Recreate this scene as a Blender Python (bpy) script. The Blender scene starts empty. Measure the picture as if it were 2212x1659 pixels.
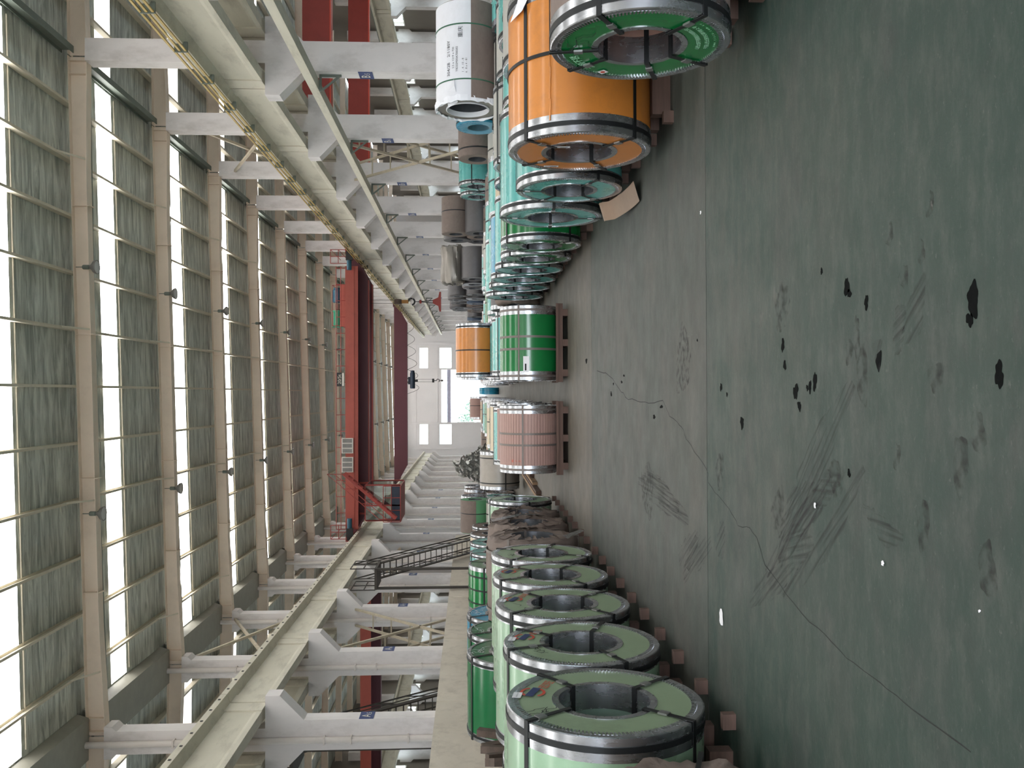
import bpy, math, random
from mathutils import Vector, Matrix
PI = math.pi
R = math.radians
C = bpy.context.scene.collection
sc = bpy.context.scene
rng = random.Random(7)

# ------------------------------------------------------------------ camera
EYE = 1.70                       # eye height above the floor
F_PX = 1856.0                    # focal length for a frame 2212 px wide
VP_U, VP_V = 809.0, 1019.0       # vanishing point of the hall in the upright frame 1659 x 2212
def make_camera():
    cam = bpy.data.cameras.new('camera')
    o = bpy.data.objects.new('camera', cam)
    C.objects.link(o)
    cam.sensor_fit = 'HORIZONTAL'
    cam.sensor_width = 36.0
    cam.lens = F_PX / 2212.0 * 36.0
    cam.clip_end = 600
    yaw = math.atan((829.5 - VP_U) / F_PX)
    pitch = math.atan((1106.0 - VP_V) / F_PX)
    f = Vector((math.sin(yaw) * math.cos(pitch), math.cos(yaw) * math.cos(pitch), -math.sin(pitch)))
    r = f.cross(Vector((0, 0, 1))).normalized()
    u = r.cross(f).normalized()
    roll = 0.003
    r2 = (r - roll * u).normalized()
    u2 = (u + roll * r).normalized()
    # the photograph was taken with the phone on its side: the frame's right is the hall's down
    m = Matrix((( -u2.x, r2.x, -f.x, 0), (-u2.y, r2.y, -f.y, 0), (-u2.z, r2.z, -f.z, EYE), (0, 0, 0, 1)))
    o.matrix_world = m
    sc.camera = o
make_camera()

# ------------------------------------------------------------------ daylight and exposure
SKYLIGHT = 9.0
w = bpy.data.worlds.new('overcast_sky')
sc.world = w
w.use_nodes = True
w.node_tree.nodes['Background'].inputs[0].default_value = (0.86, 0.93, 1.0, 1)
w.node_tree.nodes['Background'].inputs[1].default_value = 14.0
sc.view_settings.view_transform = 'Standard'
sc.view_settings.look = 'None'
sc.view_settings.gamma = 1.0
sc.view_settings.use_curve_mapping = False
sc.view_settings.exposure = 0.0
sc.cycles.max_bounces = 10
sc.cycles.diffuse_bounces = 6
sc.cycles.glossy_bounces = 4
sc.cycles.transparent_max_bounces = 12

# ------------------------------------------------------------------ materials
def lin(c):
    return tuple((x / 255 / 12.92) if x / 255 <= 0.04045 else ((x / 255 + 0.055) / 1.055) ** 2.4 for x in c)
MATS = {}
def mat(name, rgb, rough=0.6, metal=0.0, spec=0.5, var=0.18, scale=3.0, stretch=(1, 1, 1), dirt=None, dirt_amt=0.0,
        dirt_scale=2.0, bump=0.0, bump_scale=20.0, coat=0.0, rand=0.0, rough_var=0.0):
    if name in MATS: return MATS[name]
    m = bpy.data.materials.new(name); MATS[name] = m
    m.use_nodes = True
    nt = m.node_tree; N = nt.nodes; L = nt.links
    p = N['Principled BSDF']
    p.inputs['Roughness'].default_value = rough
    p.inputs['Metallic'].default_value = metal
    p.inputs['Specular IOR Level'].default_value = spec
    p.inputs['Coat Weight'].default_value = coat
    p.inputs['Coat Roughness'].default_value = 0.12
    col = lin(rgb) if max(rgb) > 1.0 else rgb
    tc = N.new('ShaderNodeTexCoord'); mp = N.new('ShaderNodeMapping')
    mp.inputs['Scale'].default_value = stretch
    L.new(tc.outputs['Object'], mp.inputs['Vector'])
    n1 = N.new('ShaderNodeTexNoise'); n1.inputs['Scale'].default_value = scale; n1.inputs['Detail'].default_value = 6
    n1.inputs['Roughness'].default_value = 0.65
    L.new(mp.outputs[0], n1.inputs['Vector'])
    rp = N.new('ShaderNodeValToRGB')
    e = rp.color_ramp.elements
    e[0].position = 0.3; e[1].position = 0.7
    e[0].color = tuple(max(0, c * (1 - var)) for c in col) + (1,)
    e[1].color = tuple(min(1, c * (1 + var)) for c in col) + (1,)
    L.new(n1.outputs['Fac'], rp.inputs[0])
    out = rp.outputs[0]
    if dirt and dirt_amt > 0:
        n2 = N.new('ShaderNodeTexNoise'); n2.inputs['Scale'].default_value = dirt_scale; n2.inputs['Detail'].default_value = 8
        n2.inputs['Roughness'].default_value = 0.7
        L.new(mp.outputs[0], n2.inputs['Vector'])
        r2 = N.new('ShaderNodeValToRGB')
        r2.color_ramp.elements[0].position = 0.5; r2.color_ramp.elements[1].position = 0.75
        r2.color_ramp.elements[0].color = (0, 0, 0, 1)
        r2.color_ramp.elements[1].color = (dirt_amt, dirt_amt, dirt_amt, 1)
        L.new(n2.outputs['Fac'], r2.inputs[0])
        mx = N.new('ShaderNodeMix'); mx.data_type = 'RGBA'
        L.new(r2.outputs[0], mx.inputs[0]); L.new(out, mx.inputs[6])
        mx.inputs[7].default_value = (lin(dirt) if max(dirt) > 1 else dirt) + (1,)
        out = mx.outputs[2]
    if rand > 0:
        oi = N.new('ShaderNodeObjectInfo')
        hs = N.new('ShaderNodeHueSaturation')
        mr = N.new('ShaderNodeMapRange'); mr.inputs[3].default_value = 1 - rand; mr.inputs[4].default_value = 1 + rand
        L.new(oi.outputs['Random'], mr.inputs[0]); L.new(mr.outputs[0], hs.inputs['Value'])
        L.new(out, hs.inputs['Color']); out = hs.outputs[0]
    L.new(out, p.inputs['Base Color'])
    if rough_var > 0:
        mr = N.new('ShaderNodeMapRange'); mr.inputs[3].default_value = max(0, rough - rough_var); mr.inputs[4].default_value = min(1, rough + rough_var)
        L.new(n1.outputs['Fac'], mr.inputs[0]); L.new(mr.outputs[0], p.inputs['Roughness'])
    if bump > 0:
        n3 = N.new('ShaderNodeTexNoise'); n3.inputs['Scale'].default_value = bump_scale; n3.inputs['Detail'].default_value = 4
        L.new(mp.outputs[0], n3.inputs['Vector'])
        b = N.new('ShaderNodeBump'); b.inputs['Strength'].default_value = bump; b.inputs['Distance'].default_value = 0.03
        L.new(n3.outputs['Fac'], b.inputs['Height']); L.new(b.outputs[0], p.inputs['Normal'])
    return m
def emit(name, rgb, strength):
    m = bpy.data.materials.new(name); m.use_nodes = True
    p = m.node_tree.nodes['Principled BSDF']
    p.inputs['Base Color'].default_value = (0.8, 0.8, 0.8, 1)
    p.inputs['Emission Color'].default_value = rgb + (1,)
    p.inputs['Emission Strength'].default_value = strength
    MATS[name] = m
    return m
def glass(name, tint=(0.9, 0.95, 0.95), gloss=0.12):
    m = bpy.data.materials.new(name); m.use_nodes = True
    nt = m.node_tree; N = nt.nodes; L = nt.links
    N.remove(N['Principled BSDF'])
    t = N.new('ShaderNodeBsdfTransparent'); t.inputs[0].default_value = tint + (1,)
    g = N.new('ShaderNodeBsdfGlossy'); g.inputs['Roughness'].default_value = 0.05
    mx = N.new('ShaderNodeMixShader'); mx.inputs[0].default_value = gloss
    L.new(t.outputs[0], mx.inputs[1]); L.new(g.outputs[0], mx.inputs[2])
    L.new(mx.outputs[0], N['Material Output'].inputs[0])
    MATS[name] = m
    return m
def smear(name, rgb, amount, scale, stretch):
    """dark rubber smear: patchy, see-through between the streaks"""
    m = bpy.data.materials.new(name); m.use_nodes = True
    nt = m.node_tree; N = nt.nodes; L = nt.links
    p = N['Principled BSDF']; p.inputs['Base Color'].default_value = lin(rgb) + (1,); p.inputs['Roughness'].default_value = 0.6
    tc = N.new('ShaderNodeTexCoord'); mp = N.new('ShaderNodeMapping'); mp.inputs['Scale'].default_value = stretch
    L.new(tc.outputs['Object'], mp.inputs['Vector'])
    n = N.new('ShaderNodeTexNoise'); n.inputs['Scale'].default_value = scale; n.inputs['Detail'].default_value = 6
    L.new(mp.outputs[0], n.inputs['Vector'])
    rp = N.new('ShaderNodeValToRGB'); rp.color_ramp.elements[0].position = 0.45; rp.color_ramp.elements[1].position = 0.72
    rp.color_ramp.elements[1].color = (amount,) * 3 + (1,)
    L.new(n.outputs['Fac'], rp.inputs[0])
    t = N.new('ShaderNodeBsdfTransparent'); mx = N.new('ShaderNodeMixShader')
    L.new(rp.outputs[0], mx.inputs[0]); L.new(t.outputs[0], mx.inputs[1]); L.new(p.outputs[0], mx.inputs[2])
    L.new(mx.outputs[0], N['Material Output'].inputs[0])
    MATS[name] = m
    return m

M = {}
M['concrete'] = mat('painted_concrete', (218, 212, 211), 0.8, var=0.05, scale=1.2, dirt=(120, 108, 98), dirt_amt=0.35, dirt_scale=1.1, stretch=(1.5, 1.5, 0.7))
M['beam'] = mat('beam_paint', (206, 200, 184), 0.7, var=0.06, scale=1.0, dirt=(112, 104, 92), dirt_amt=0.45, dirt_scale=1.4, stretch=(1, 0.5, 1.6))
M['plaster'] = mat('wall_plaster', (200, 190, 176), 0.85, var=0.08, scale=0.8, dirt=(120, 110, 100), dirt_amt=0.4, dirt_scale=2.2)
M['sidewall'] = mat('side_wall_sheet', (112, 104, 96), 0.8, var=0.08, scale=0.5)  # wall tone darkened in the colour so the outer bays look dim
M['farwall'] = mat('end_wall_sheet', (214, 209, 209), 0.8, var=0.04, scale=0.5)
M['tan'] = mat('rafter_paint', (232, 216, 200), 0.6, var=0.04, scale=1.0, dirt=(140, 120, 104), dirt_amt=0.25, dirt_scale=0.8)
M['purlin'] = mat('purlin_steel', (206, 198, 180), 0.5, var=0.08, scale=2)
M['darksteel'] = mat('dark_girder', (104, 112, 104), 0.6, var=0.1)
M['gutter'] = mat('gutter_sheet', (140, 138, 128), 0.5, var=0.08)
M['red'] = mat('crane_red', (142, 50, 42), 0.5, var=0.08, scale=1.2, dirt=(110, 36, 32), dirt_amt=0.4, dirt_scale=1.5)
M['brightred'] = mat('flange_red', (206, 74, 52), 0.5, var=0.05)
M['fascia'] = mat('fascia_red', (160, 76, 64), 0.55, var=0.06, dirt=(120, 52, 44), dirt_amt=0.35, dirt_scale=1.2)
M['maroon'] = mat('crane_maroon', (84, 40, 50), 0.55, var=0.08, scale=1)
M['motorblue'] = mat('motor_blue', (36, 84, 104), 0.5)
M['motorgreen'] = mat('motor_green', (40, 130, 100), 0.5)
M['hoistblue'] = mat('hoist_blue', (34, 48, 66), 0.5)
M['panelwhite'] = mat('electric_box', (216, 212, 205), 0.6, var=0.05)
M['blackpart'] = mat('black_metal', (30, 30, 32), 0.5)
M['stair'] = mat('stair_paint', (58, 52, 46), 0.6)
M['bracing'] = mat('brace_paint', (178, 166, 146), 0.6)
M['pipe'] = mat('downpipe_plastic', (205, 196, 190), 0.5, var=0.04)
M['sign'] = mat('sign_blue', (44, 62, 112), 0.5, var=0.04)
M['signletter'] = mat('sign_letter', (222, 218, 205), 0.6, var=0.02)
M['brass'] = mat('conductor_bar', (176, 150, 78), 0.4, 0.3, var=0.15, scale=5)
M['galv'] = mat('edge_steel', (186, 188, 194), 0.27, 0.95, var=0.12, scale=5, dirt=(110, 106, 106), dirt_amt=0.12, dirt_scale=1.6, rough_var=0.04, bump=0.0, bump_scale=9, stretch=(3, 1, 1))
M['core'] = mat('core_steel', (120, 122, 128), 0.35, 0.8, var=0.12, scale=6)
M['coreboard'] = mat('core_board', (172, 136, 124), 0.75, var=0.08, scale=5)
M['corepaint'] = mat('core_green_grey', (104, 130, 118), 0.5, var=0.05, scale=4)
M['strap'] = mat('strap_steel', (38, 40, 42), 0.42, 0.5, var=0.1)
M['strapgrey'] = mat('strap_grey', (112, 104, 100), 0.5, 0.3, var=0.1)
M['strapgreen'] = mat('strap_green', (52, 98, 76), 0.5, var=0.1)
M['seal'] = mat('strap_seal', (150, 150, 150), 0.4, 0.8)
M['paper'] = mat('label_paper', (226, 226, 230), 0.7, var=0.03)
M['ink'] = mat('ink_black', (36, 36, 40), 0.8)
M['inkwhite'] = mat('print_white', (176, 220, 198), 0.6, var=0.05)
M['inkred'] = mat('print_red', (190, 66, 44), 0.6)
M['inkblue'] = mat('print_blue', (34, 50, 96), 0.6)
M['timber'] = mat('red_timber', (88, 68, 60), 0.85, var=0.25, scale=6, stretch=(0.3, 3, 3))
M['timberpale'] = mat('pale_timber', (140, 114, 90), 0.85, var=0.2, scale=6, stretch=(0.3, 3, 3))
M['rust'] = mat('rusty_iron', (84, 70, 62), 0.75, var=0.3, scale=8)
M['scrap'] = mat('scrap_steel', (176, 176, 172), 0.3, 0.55, var=0.3, scale=5)
M['lamp'] = mat('lamp_shell', (120, 118, 116), 0.4, 0.3)
M['lampglass'] = mat('lamp_lens', (200, 200, 200), 0.3)
M['asphalt'] = mat('yard', (150, 148, 144), 0.9)
M['leaf'] = mat('leaf', (150, 172, 158), 0.7, var=0.3)
M['banner'] = mat('banner_red', (206, 60, 46), 0.7)
M['sky_panel'] = emit('skylight_sheet', (1.0, 0.985, 0.95), SKYLIGHT)
M['dim_panel'] = emit('dim_skylight_sheet', (1.0, 0.97, 0.9), SKYLIGHT * .25)  # same skylights over the outer bays, glow turned down to keep them dim
M['glass'] = glass('window_glass')
M['cabglass'] = glass('cab_glass', (0.75, 0.82, 0.8), 0.25)
M['oil'] = mat('oil_stain', (14, 16, 16), 0.8, spec=.05, var=0.3, scale=30)
M['faint_oil'] = smear('faint_stain', (24, 28, 26), 0.7, 16, (1, 1, 1))
M['rubber'] = smear('rubber_smear', (26, 27, 31), 0.62, 6, (0.3, 7.0, 1))
M['crack'] = mat('crack_dark', (40, 42, 42), 0.9)
M['wear'] = smear('worn_patch', (128, 126, 122), 0.4, 6, (1, 2.5, 1))

def foil_material():
    m = bpy.data.materials.new('roof_foil'); m.use_nodes = True
    nt = m.node_tree; N = nt.nodes; L = nt.links; p = N['Principled BSDF']
    tc = N.new('ShaderNodeTexCoord'); mp = N.new('ShaderNodeMapping'); mp.inputs['Scale'].default_value = (0.35, 2.6, 1)
    L.new(tc.outputs['Object'], mp.inputs['Vector'])
    n = N.new('ShaderNodeTexNoise'); n.inputs['Scale'].default_value = 2.2; n.inputs['Detail'].default_value = 7; n.inputs['Roughness'].default_value = 0.6
    n.inputs['Distortion'].default_value = 0.8
    L.new(mp.outputs[0], n.inputs['Vector'])
    rp = N.new('ShaderNodeValToRGB')
    rp.color_ramp.elements[0].position = 0.36; rp.color_ramp.elements[1].position = 0.64
    rp.color_ramp.elements[0].color = lin((156, 162, 156)) + (1,)
    rp.color_ramp.elements[1].color = lin((226, 230, 222)) + (1,)
    L.new(n.outputs['Fac'], rp.inputs[0]); L.new(rp.outputs[0], p.inputs['Base Color'])
    p.inputs['Metallic'].default_value = 0.2; p.inputs['Roughness'].default_value = 0.5
    b = N.new('ShaderNodeBump'); b.inputs['Strength'].default_value = 1.0; b.inputs['Distance'].default_value = 0.12
    L.new(n.outputs['Fac'], b.inputs['Height']); L.new(b.outputs[0], p.inputs['Normal'])
    return m
M['foil'] = foil_material()

def floor_material(name, a, b, c, worn_from=None):
    m = bpy.data.materials.new(name); m.use_nodes = True
    nt = m.node_tree; N = nt.nodes; L = nt.links; p = N['Principled BSDF']
    g = N.new('ShaderNodeNewGeometry')
    def noise(scale, detail, stretch=(1, 1, 1), rough=0.6):
        mp = N.new('ShaderNodeMapping'); mp.inputs['Scale'].default_value = stretch
        L.new(g.outputs['Position'], mp.inputs['Vector'])
        n = N.new('ShaderNodeTexNoise'); n.inputs['Scale'].default_value = scale; n.inputs['Detail'].default_value = detail
        n.inputs['Roughness'].default_value = rough
        L.new(mp.outputs[0], n.inputs['Vector'])
        return n.outputs['Fac']
    def ramp(x, p0, p1, c0, c1):
        r = N.new('ShaderNodeValToRGB'); r.color_ramp.elements[0].position = p0; r.color_ramp.elements[1].position = p1
        r.color_ramp.elements[0].color = c0 + (1,); r.color_ramp.elements[1].color = c1 + (1,)
        L.new(x, r.inputs[0]); return r.outputs[0]
    def mix(fac, x, y):
        k = N.new('ShaderNodeMix'); k.data_type = 'RGBA'
        L.new(fac, k.inputs[0]); L.new(x, k.inputs[6])
        if isinstance(y, tuple): k.inputs[7].default_value = y + (1,)
        else: L.new(y, k.inputs[7])
        return k.outputs[2]
    base = ramp(noise(0.45, 5, (1, 0.6, 1)), 0.38, 0.64, lin(a), lin(b))
    worn = ramp(noise(1.3, 9, (0.6, 1.1, 1), 0.72), 0.47, 0.68, (0, 0, 0), (0.75, 0.75, 0.75))
    if worn_from:                      # green paint trodden away across the aisle from a few metres in
        sep = N.new('ShaderNodeSeparateXYZ'); L.new(g.outputs['Position'], sep.inputs[0])
        mr0 = N.new('ShaderNodeMapRange'); mr0.interpolation_type = 'SMOOTHSTEP'
        mr0.inputs[1].default_value = worn_from[0]; mr0.inputs[2].default_value = worn_from[1]; mr0.inputs[3].default_value = 0.2; mr0.inputs[4].default_value = 1.0
        L.new(sep.outputs[1], mr0.inputs[0])
        mm = N.new('ShaderNodeMath'); mm.operation = 'MULTIPLY'; L.new(mr0.outputs[0], mm.inputs[0]); L.new(worn, mm.inputs[1]); worn = mm.outputs[0]
    col = mix(worn, base, lin(c))
    blotch = ramp(noise(0.9, 6, (0.7, 1.4, 1), 0.62), 0.50, 0.70, (0, 0, 0), (0.5, 0.5, 0.5))
    col = mix(blotch, col, lin((66, 64, 63)))
    dark = ramp(noise(2.6, 7, (1, 1, 1), 0.6), 0.58, 0.76, (0, 0, 0), (0.5, 0.5, 0.5))
    col = mix(dark, col, lin((46, 52, 49)))
    speck = ramp(noise(26, 3), 0.70, 0.78, (0, 0, 0), (0.4, 0.4, 0.4))
    col = mix(speck, col, lin((38, 42, 41)))
    fine = ramp(noise(7, 8, (0.55, 1.6, 1), 0.75), 0.46, 0.74, (0, 0, 0), (0.5, 0.5, 0.5))
    col = mix(fine, col, lin((88, 90, 85)))
    grime = ramp(noise(4, 9, (0.5, 1.5, 1), 0.75), 0.55, 0.74, (0, 0, 0), (0.6, 0.6, 0.6))
    col = mix(grime, col, lin((50, 51, 50)))
    spots = ramp(noise(55, 4, (1, 1, 1), 0.7), 0.60, 0.70, (0, 0, 0), (0.55, 0.55, 0.55))
    col = mix(spots, col, lin((40, 44, 42)))
    pale = ramp(noise(38, 5, (0.7, 1.3, 1), 0.75), 0.60, 0.74, (0, 0, 0), (0.45, 0.45, 0.45))
    col = mix(pale, col, lin((118, 117, 111)))
    L.new(col, p.inputs['Base Color'])
    mr = N.new('ShaderNodeMapRange'); mr.inputs[3].default_value = 0.42; mr.inputs[4].default_value = 0.7
    L.new(noise(3, 6), mr.inputs[0]); L.new(mr.outputs[0], p.inputs['Roughness'])
    p.inputs['Specular IOR Level'].default_value = 0.35
    bn = N.new('ShaderNodeBump'); bn.inputs['Strength'].default_value = 0.12; bn.inputs['Distance'].default_value = 0.01
    L.new(noise(40, 4), bn.inputs['Height']); L.new(bn.outputs[0], p.inputs['Normal'])
    return m
M['floor_near'] = floor_material('floor_paint_green', (36, 54, 48), (45, 61, 54), (76, 73, 69), (2.8, 6.2))
M['floor_mid'] = floor_material('floor_paint_worn', (54, 62, 57), (64, 67, 62), (82, 77, 72))
M['floor_far'] = floor_material('floor_dusty', (82, 77, 70), (93, 87, 79), (108, 100, 90))
M['floor_base'] = mat('floor_joint', (52, 54, 52), 0.9)

# ------------------------------------------------------------------ mesh helpers
class MB:
    def __init__(s): s.v = []; s.f = []
    def add(s, vs, fs):
        n = len(s.v); s.v += [tuple(x) for x in vs]; s.f += [tuple(i + n for i in f) for f in fs]; return s
    def box(s, x0, x1, y0, y1, z0, z1):
        return s.add([(x0,y0,z0),(x1,y0,z0),(x1,y1,z0),(x0,y1,z0),(x0,y0,z1),(x1,y0,z1),(x1,y1,z1),(x0,y1,z1)],
                     [(0,3,2,1),(4,5,6,7),(0,1,5,4),(1,2,6,5),(2,3,7,6),(3,0,4,7)])
    def bar(s, p, q, w, h, up=(0, 0, 1)):
        p = Vector(p); q = Vector(q); d = (q - p).normalized(); u = Vector(up)
        if abs(d.dot(u)) > 0.98: u = Vector((1, 0, 0))
        a = d.cross(u).normalized() * (w / 2); b = a.cross(d).normalized() * (h / 2)
        vs = []
        for e in (p, q): vs += [e - a - b, e + a - b, e + a + b, e - a + b]
        return s.add(vs, [(0,1,2,3)[::-1], (4,5,6,7), (0,1,5,4), (1,2,6,5), (2,3,7,6), (3,0,4,7)])
    def tube(s, pts, r, n=8):
        pts = [Vector(p) for p in pts]; rings = []
        for i, p in enumerate(pts):
            d = (pts[min(i + 1, len(pts) - 1)] - pts[max(i - 1, 0)]).normalized()
            u = Vector((0, 0, 1)) if abs(d.z) < 0.9 else Vector((1, 0, 0))
            a = d.cross(u).normalized(); b = a.cross(d)
            rings.append([p + a * (r * math.cos(2 * PI * k / n)) + b * (r * math.sin(2 * PI * k / n)) for k in range(n)])
        vs = [v for rg in rings for v in rg]; fs = []
        for i in range(len(rings) - 1):
            for k in range(n):
                k2 = (k + 1) % n
                fs.append((i * n + k, i * n + k2, (i + 1) * n + k2, (i + 1) * n + k))
        fs.append(tuple(range(n))[::-1]); fs.append(tuple((len(rings) - 1) * n + k for k in range(n)))
        return s.add(vs, fs)
    def prism_y(s, prof, y0, y1):
        n = len(prof)
        vs = [(x, y0, z) for x, z in prof] + [(x, y1, z) for x, z in prof]
        fs = [tuple(range(n)), tuple(range(n, 2 * n))[::-1]]
        for i in range(n):
            j = (i + 1) % n; fs.append((i, i + n, j + n, j))
        return s.add(vs, fs)
    def prism_x(s, prof, x0, x1):
        n = len(prof)
        vs = [(x0, y, z) for y, z in prof] + [(x1, y, z) for y, z in prof]
        fs = [tuple(range(n))[::-1], tuple(range(n, 2 * n))]
        for i in range(n):
            j = (i + 1) % n; fs.append((i, j, j + n, i + n))
        return s.add(vs, fs)
    def lathe(s, prof, n=64, closed=True, wob=None):
        """profile (x, r) turned about the X axis"""
        m = len(prof); vs = []
        for k in range(n):
            a = 2 * PI * k / n
            for i, (x, r) in enumerate(prof):
                dx, dr = wob(a, i) if wob else (0, 0)
                vs.append((x + dx, (r + dr) * math.cos(a), (r + dr) * math.sin(a)))
        fs = []
        for k in range(n):
            k2 = (k + 1) % n
            for i in range(m if closed else m - 1):
                j = (i + 1) % m
                fs.append((k * m + i, k * m + j, k2 * m + j, k2 * m + i))
        return s.add(vs, fs)
    def lathe_z(s, prof, n=24, c=(0, 0, 0)):
        m = len(prof); vs = []; fs = []
        for k in range(n):
            a = 2 * PI * k / n
            for (r, z) in prof: vs.append((c[0] + r * math.cos(a), c[1] + r * math.sin(a), c[2] + z))
        for k in range(n):
            k2 = (k + 1) % n
            for i in range(m - 1): fs.append((k * m + i, k2 * m + i, k2 * m + i + 1, k * m + i + 1))
        return s.add(vs, fs)
    def mesh(s, name, m, smooth=0):
        me = bpy.data.meshes.new(name); me.from_pydata(s.v, [], s.f); me.update()
        if m: me.materials.append(M[m] if isinstance(m, str) else m)
        if smooth:
            me.shade_smooth(); me.set_sharp_from_angle(angle=R(smooth))
        return me
    def build(s, name, m, parent=None, smooth=0, loc=(0, 0, 0)):
        return put(name, s.mesh(name, m, smooth), parent, loc)
def put(name, me, parent=None, loc=(0, 0, 0), rot=(0, 0, 0)):
    o = bpy.data.objects.new(name, me); C.objects.link(o)
    if parent: o.parent = parent
    o.location = loc; o.rotation_euler = rot
    return o
def tag(o, label=None, cat=None, group=None, kind=None):
    if label: o['label'] = label
    if cat: o['category'] = cat
    if group: o['group'] = group
    if kind: o['kind'] = kind
    return o
def thing(name, label, cat, loc=(0, 0, 0), rz=0, group=None):
    o = bpy.data.objects.new(name, None); C.objects.link(o)
    o.location = loc; o.rotation_euler = (0, 0, rz); o.empty_display_size = 0.2
    return tag(o, label, cat, group, 'thing')
def struct(o): o['kind'] = 'structure'; return o
def children(o): return [c for c in o.children]
def copy_tree(o, parent=None):
    kids = [k for k in o.children]
    c = o.copy(); C.objects.link(c); c.parent = parent
    for ch in kids: copy_tree(ch, c)
    return c
ORD = ['first', 'second', 'third', 'fourth', 'fifth', 'sixth', 'seventh', 'eighth', 'ninth', 'tenth', 'eleventh', 'twelfth',
       'thirteenth', 'fourteenth', 'fifteenth', 'sixteenth', 'seventeenth', 'eighteenth', 'nineteenth', 'twentieth',
       'twenty-first', 'twenty-second', 'twenty-third', 'twenty-fourth', 'twenty-fifth', 'twenty-sixth', 'twenty-seventh', 'twenty-eighth',
       'twenty-ninth', 'thirtieth', 'thirty-first', 'thirty-second']
def text_mesh(s, size, bold=False):
    cu = bpy.data.curves.new('lettering', 'FONT'); cu.body = s; cu.size = size; cu.align_x = 'CENTER'; cu.align_y = 'CENTER'
    cu.resolution_u = 2; cu.offset = 0.0
    o = bpy.data.objects.new('lettering', cu); C.objects.link(o)
    dg = bpy.context.evaluated_depsgraph_get()
    me = bpy.data.meshes.new_from_object(o.evaluated_get(dg))
    bpy.data.objects.remove(o); bpy.data.curves.remove(cu)
    return me
def text_into(mb, s, size, frame, offset=(0, 0), ang=0.0, sx=1.0):
    """letters laid into a mesh; frame = (origin, right, up)"""
    me = text_mesh(s, size)
    o, r, u = [Vector(q) for q in frame]
    ca, sa = math.cos(ang), math.sin(ang)
    vs = []
    for v in me.vertices:
        x, y = v.co.x * sx, v.co.y
        x, y = x * ca - y * sa + offset[0], x * sa + y * ca + offset[1]
        vs.append(o + r * x + u * y)
    mb.add(vs, [tuple(p.vertices) for p in me.polygons])
    bpy.data.meshes.remove(me)
def floor_at(px, py):
    """the point of the floor seen at a place of the photograph"""
    d = F_PX * EYE / (px - VP_V)
    return ((1659 - py - VP_U) * d / F_PX, d)

# ------------------------------------------------------------------ building: dimensions
Y0, Y1 = -13.6, 125.0            # hall ends
BAY = 6.0
FR0 = 23.25                      # first portal frame in view
FRAMES = [FR0 + BAY * k for k in range(-6, 17)]
SPAN = 18.0
def roof_z(x):                   # underside of the rafter
    return 11.58 + 0.029 * max(-9.0, min(9.0, x)) + (0.01 * (abs(x) - 9) if abs(x) > 9 else 0)
RAF = 0.5                        # rafter depth
PUR = 0.2

# floor ------------------------------------------------------------
fl = MB().box(-27.6, 27.6, Y0 - 1, Y1 + 1, -0.3, -0.012).build('floor', 'floor_base'); struct(fl)
joints = [6.15 + 5.98 * k for k in range(-4, 21)]
for i in range(len(joints) - 1):
    ya, yb = joints[i] + 0.005, joints[i + 1] - 0.005
    if i == 0: ya = Y0
    if i == len(joints) - 2: yb = Y1
    m = 'floor_near' if joints[i] < 6.0 else ('floor_mid' if joints[i] < 12.0 else 'floor_far')
    MB().box(-27.5, 27.5, ya, yb, -0.012, 0).build('floor_slab', m, fl)
def blob(px, py, w, h, m='oil', n=40, seed=0, z=0.0008, name='oil_stain', rag=0.35):
    x, y = floor_at(px, py); r = random.Random(seed * 17 + 3)
    ph = [r.uniform(0, 6.28) for _ in range(6)]
    vs = [(0, 0, 0)]
    for k in range(n):
        a = 2 * PI * k / n
        q = 1 + rag * (0.5 * math.sin(2 * a + ph[0]) + 0.4 * math.sin(3 * a + ph[1]) + 0.3 * math.sin(5 * a + ph[2]) + 0.22 * math.sin(8 * a + ph[3]))
        vs.append((w / 2 * q * math.cos(a), h / 2 * q * math.sin(a), 0))
    mb = MB().add(vs, [(0, 1 + k, 1 + (k + 1) % n) for k in range(n)])
    return mb.build(name, m, fl, loc=(x, y, z))
stains = [(2132, 645, .11, .07), (2124, 690, .05, .04), (1846, 618, .09, .05), (1852, 632, .04, .04), (1890, 652, .06, .04), (1702, 746, .07, .05), (1706, 790, .06, .04),
          (1730, 848, .08, .07), (1738, 880, .05, .05), (1773, 826, .09, .05), (1762, 838, .06, .04), (1756, 840, .03, .03),
          (1917, 780, .08, .05), (1322, 852, .16, .2), (1327, 830, .1, .12), (1564, 838, .1, .08), (1577, 854, .06, .05), (1268, 780, .25, .3),
          (1345, 826, .08, .2), (1350, 812, .06, .2), (1610, 916, .07, .08), (1512, 735, .04, .06), (1790, 583, .03, .03), (1848, 1028, .04, .03),
          (2190, 812, .08, .05), (1416, 902, .1, .2), (1432, 880, .08, .2)]
for i, (px, py, ww, hh) in enumerate(stains):
    q = 1.0 if px > 1600 else .6
    blob(px, py, ww * q * (.6 if px < 1500 else 1), hh * q, seed=i, rag=.3)
faint = [(1955, 990, .1, .07), (2140, 940, .13, .1), (2015, 540, .09, .06), (2045, 815, .12, .1), (1975, 595, .1, .07), (1868, 735, .2, .07), (1850, 760, .12, .08),
         (2035, 435, .1, .06), (1480, 780, .5, .5), (1560, 1020, .25, .2), (2100, 1010, .2, .1), (1880, 810, .25, .12), (2015, 1150, .2, .09), (1700, 660, .3, .2), (2160, 1250, .2, .1),
         (1943, 502, .09, .07), (1690, 1110, .3, .2), (1400, 1060, .6, .5), (1820, 1040, .2, .15)]
for i, (px, py, ww, hh) in enumerate(faint): blob(px, py, ww, hh, 'faint_oil', seed=40 + i, z=0.0005, rag=0.25)
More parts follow.
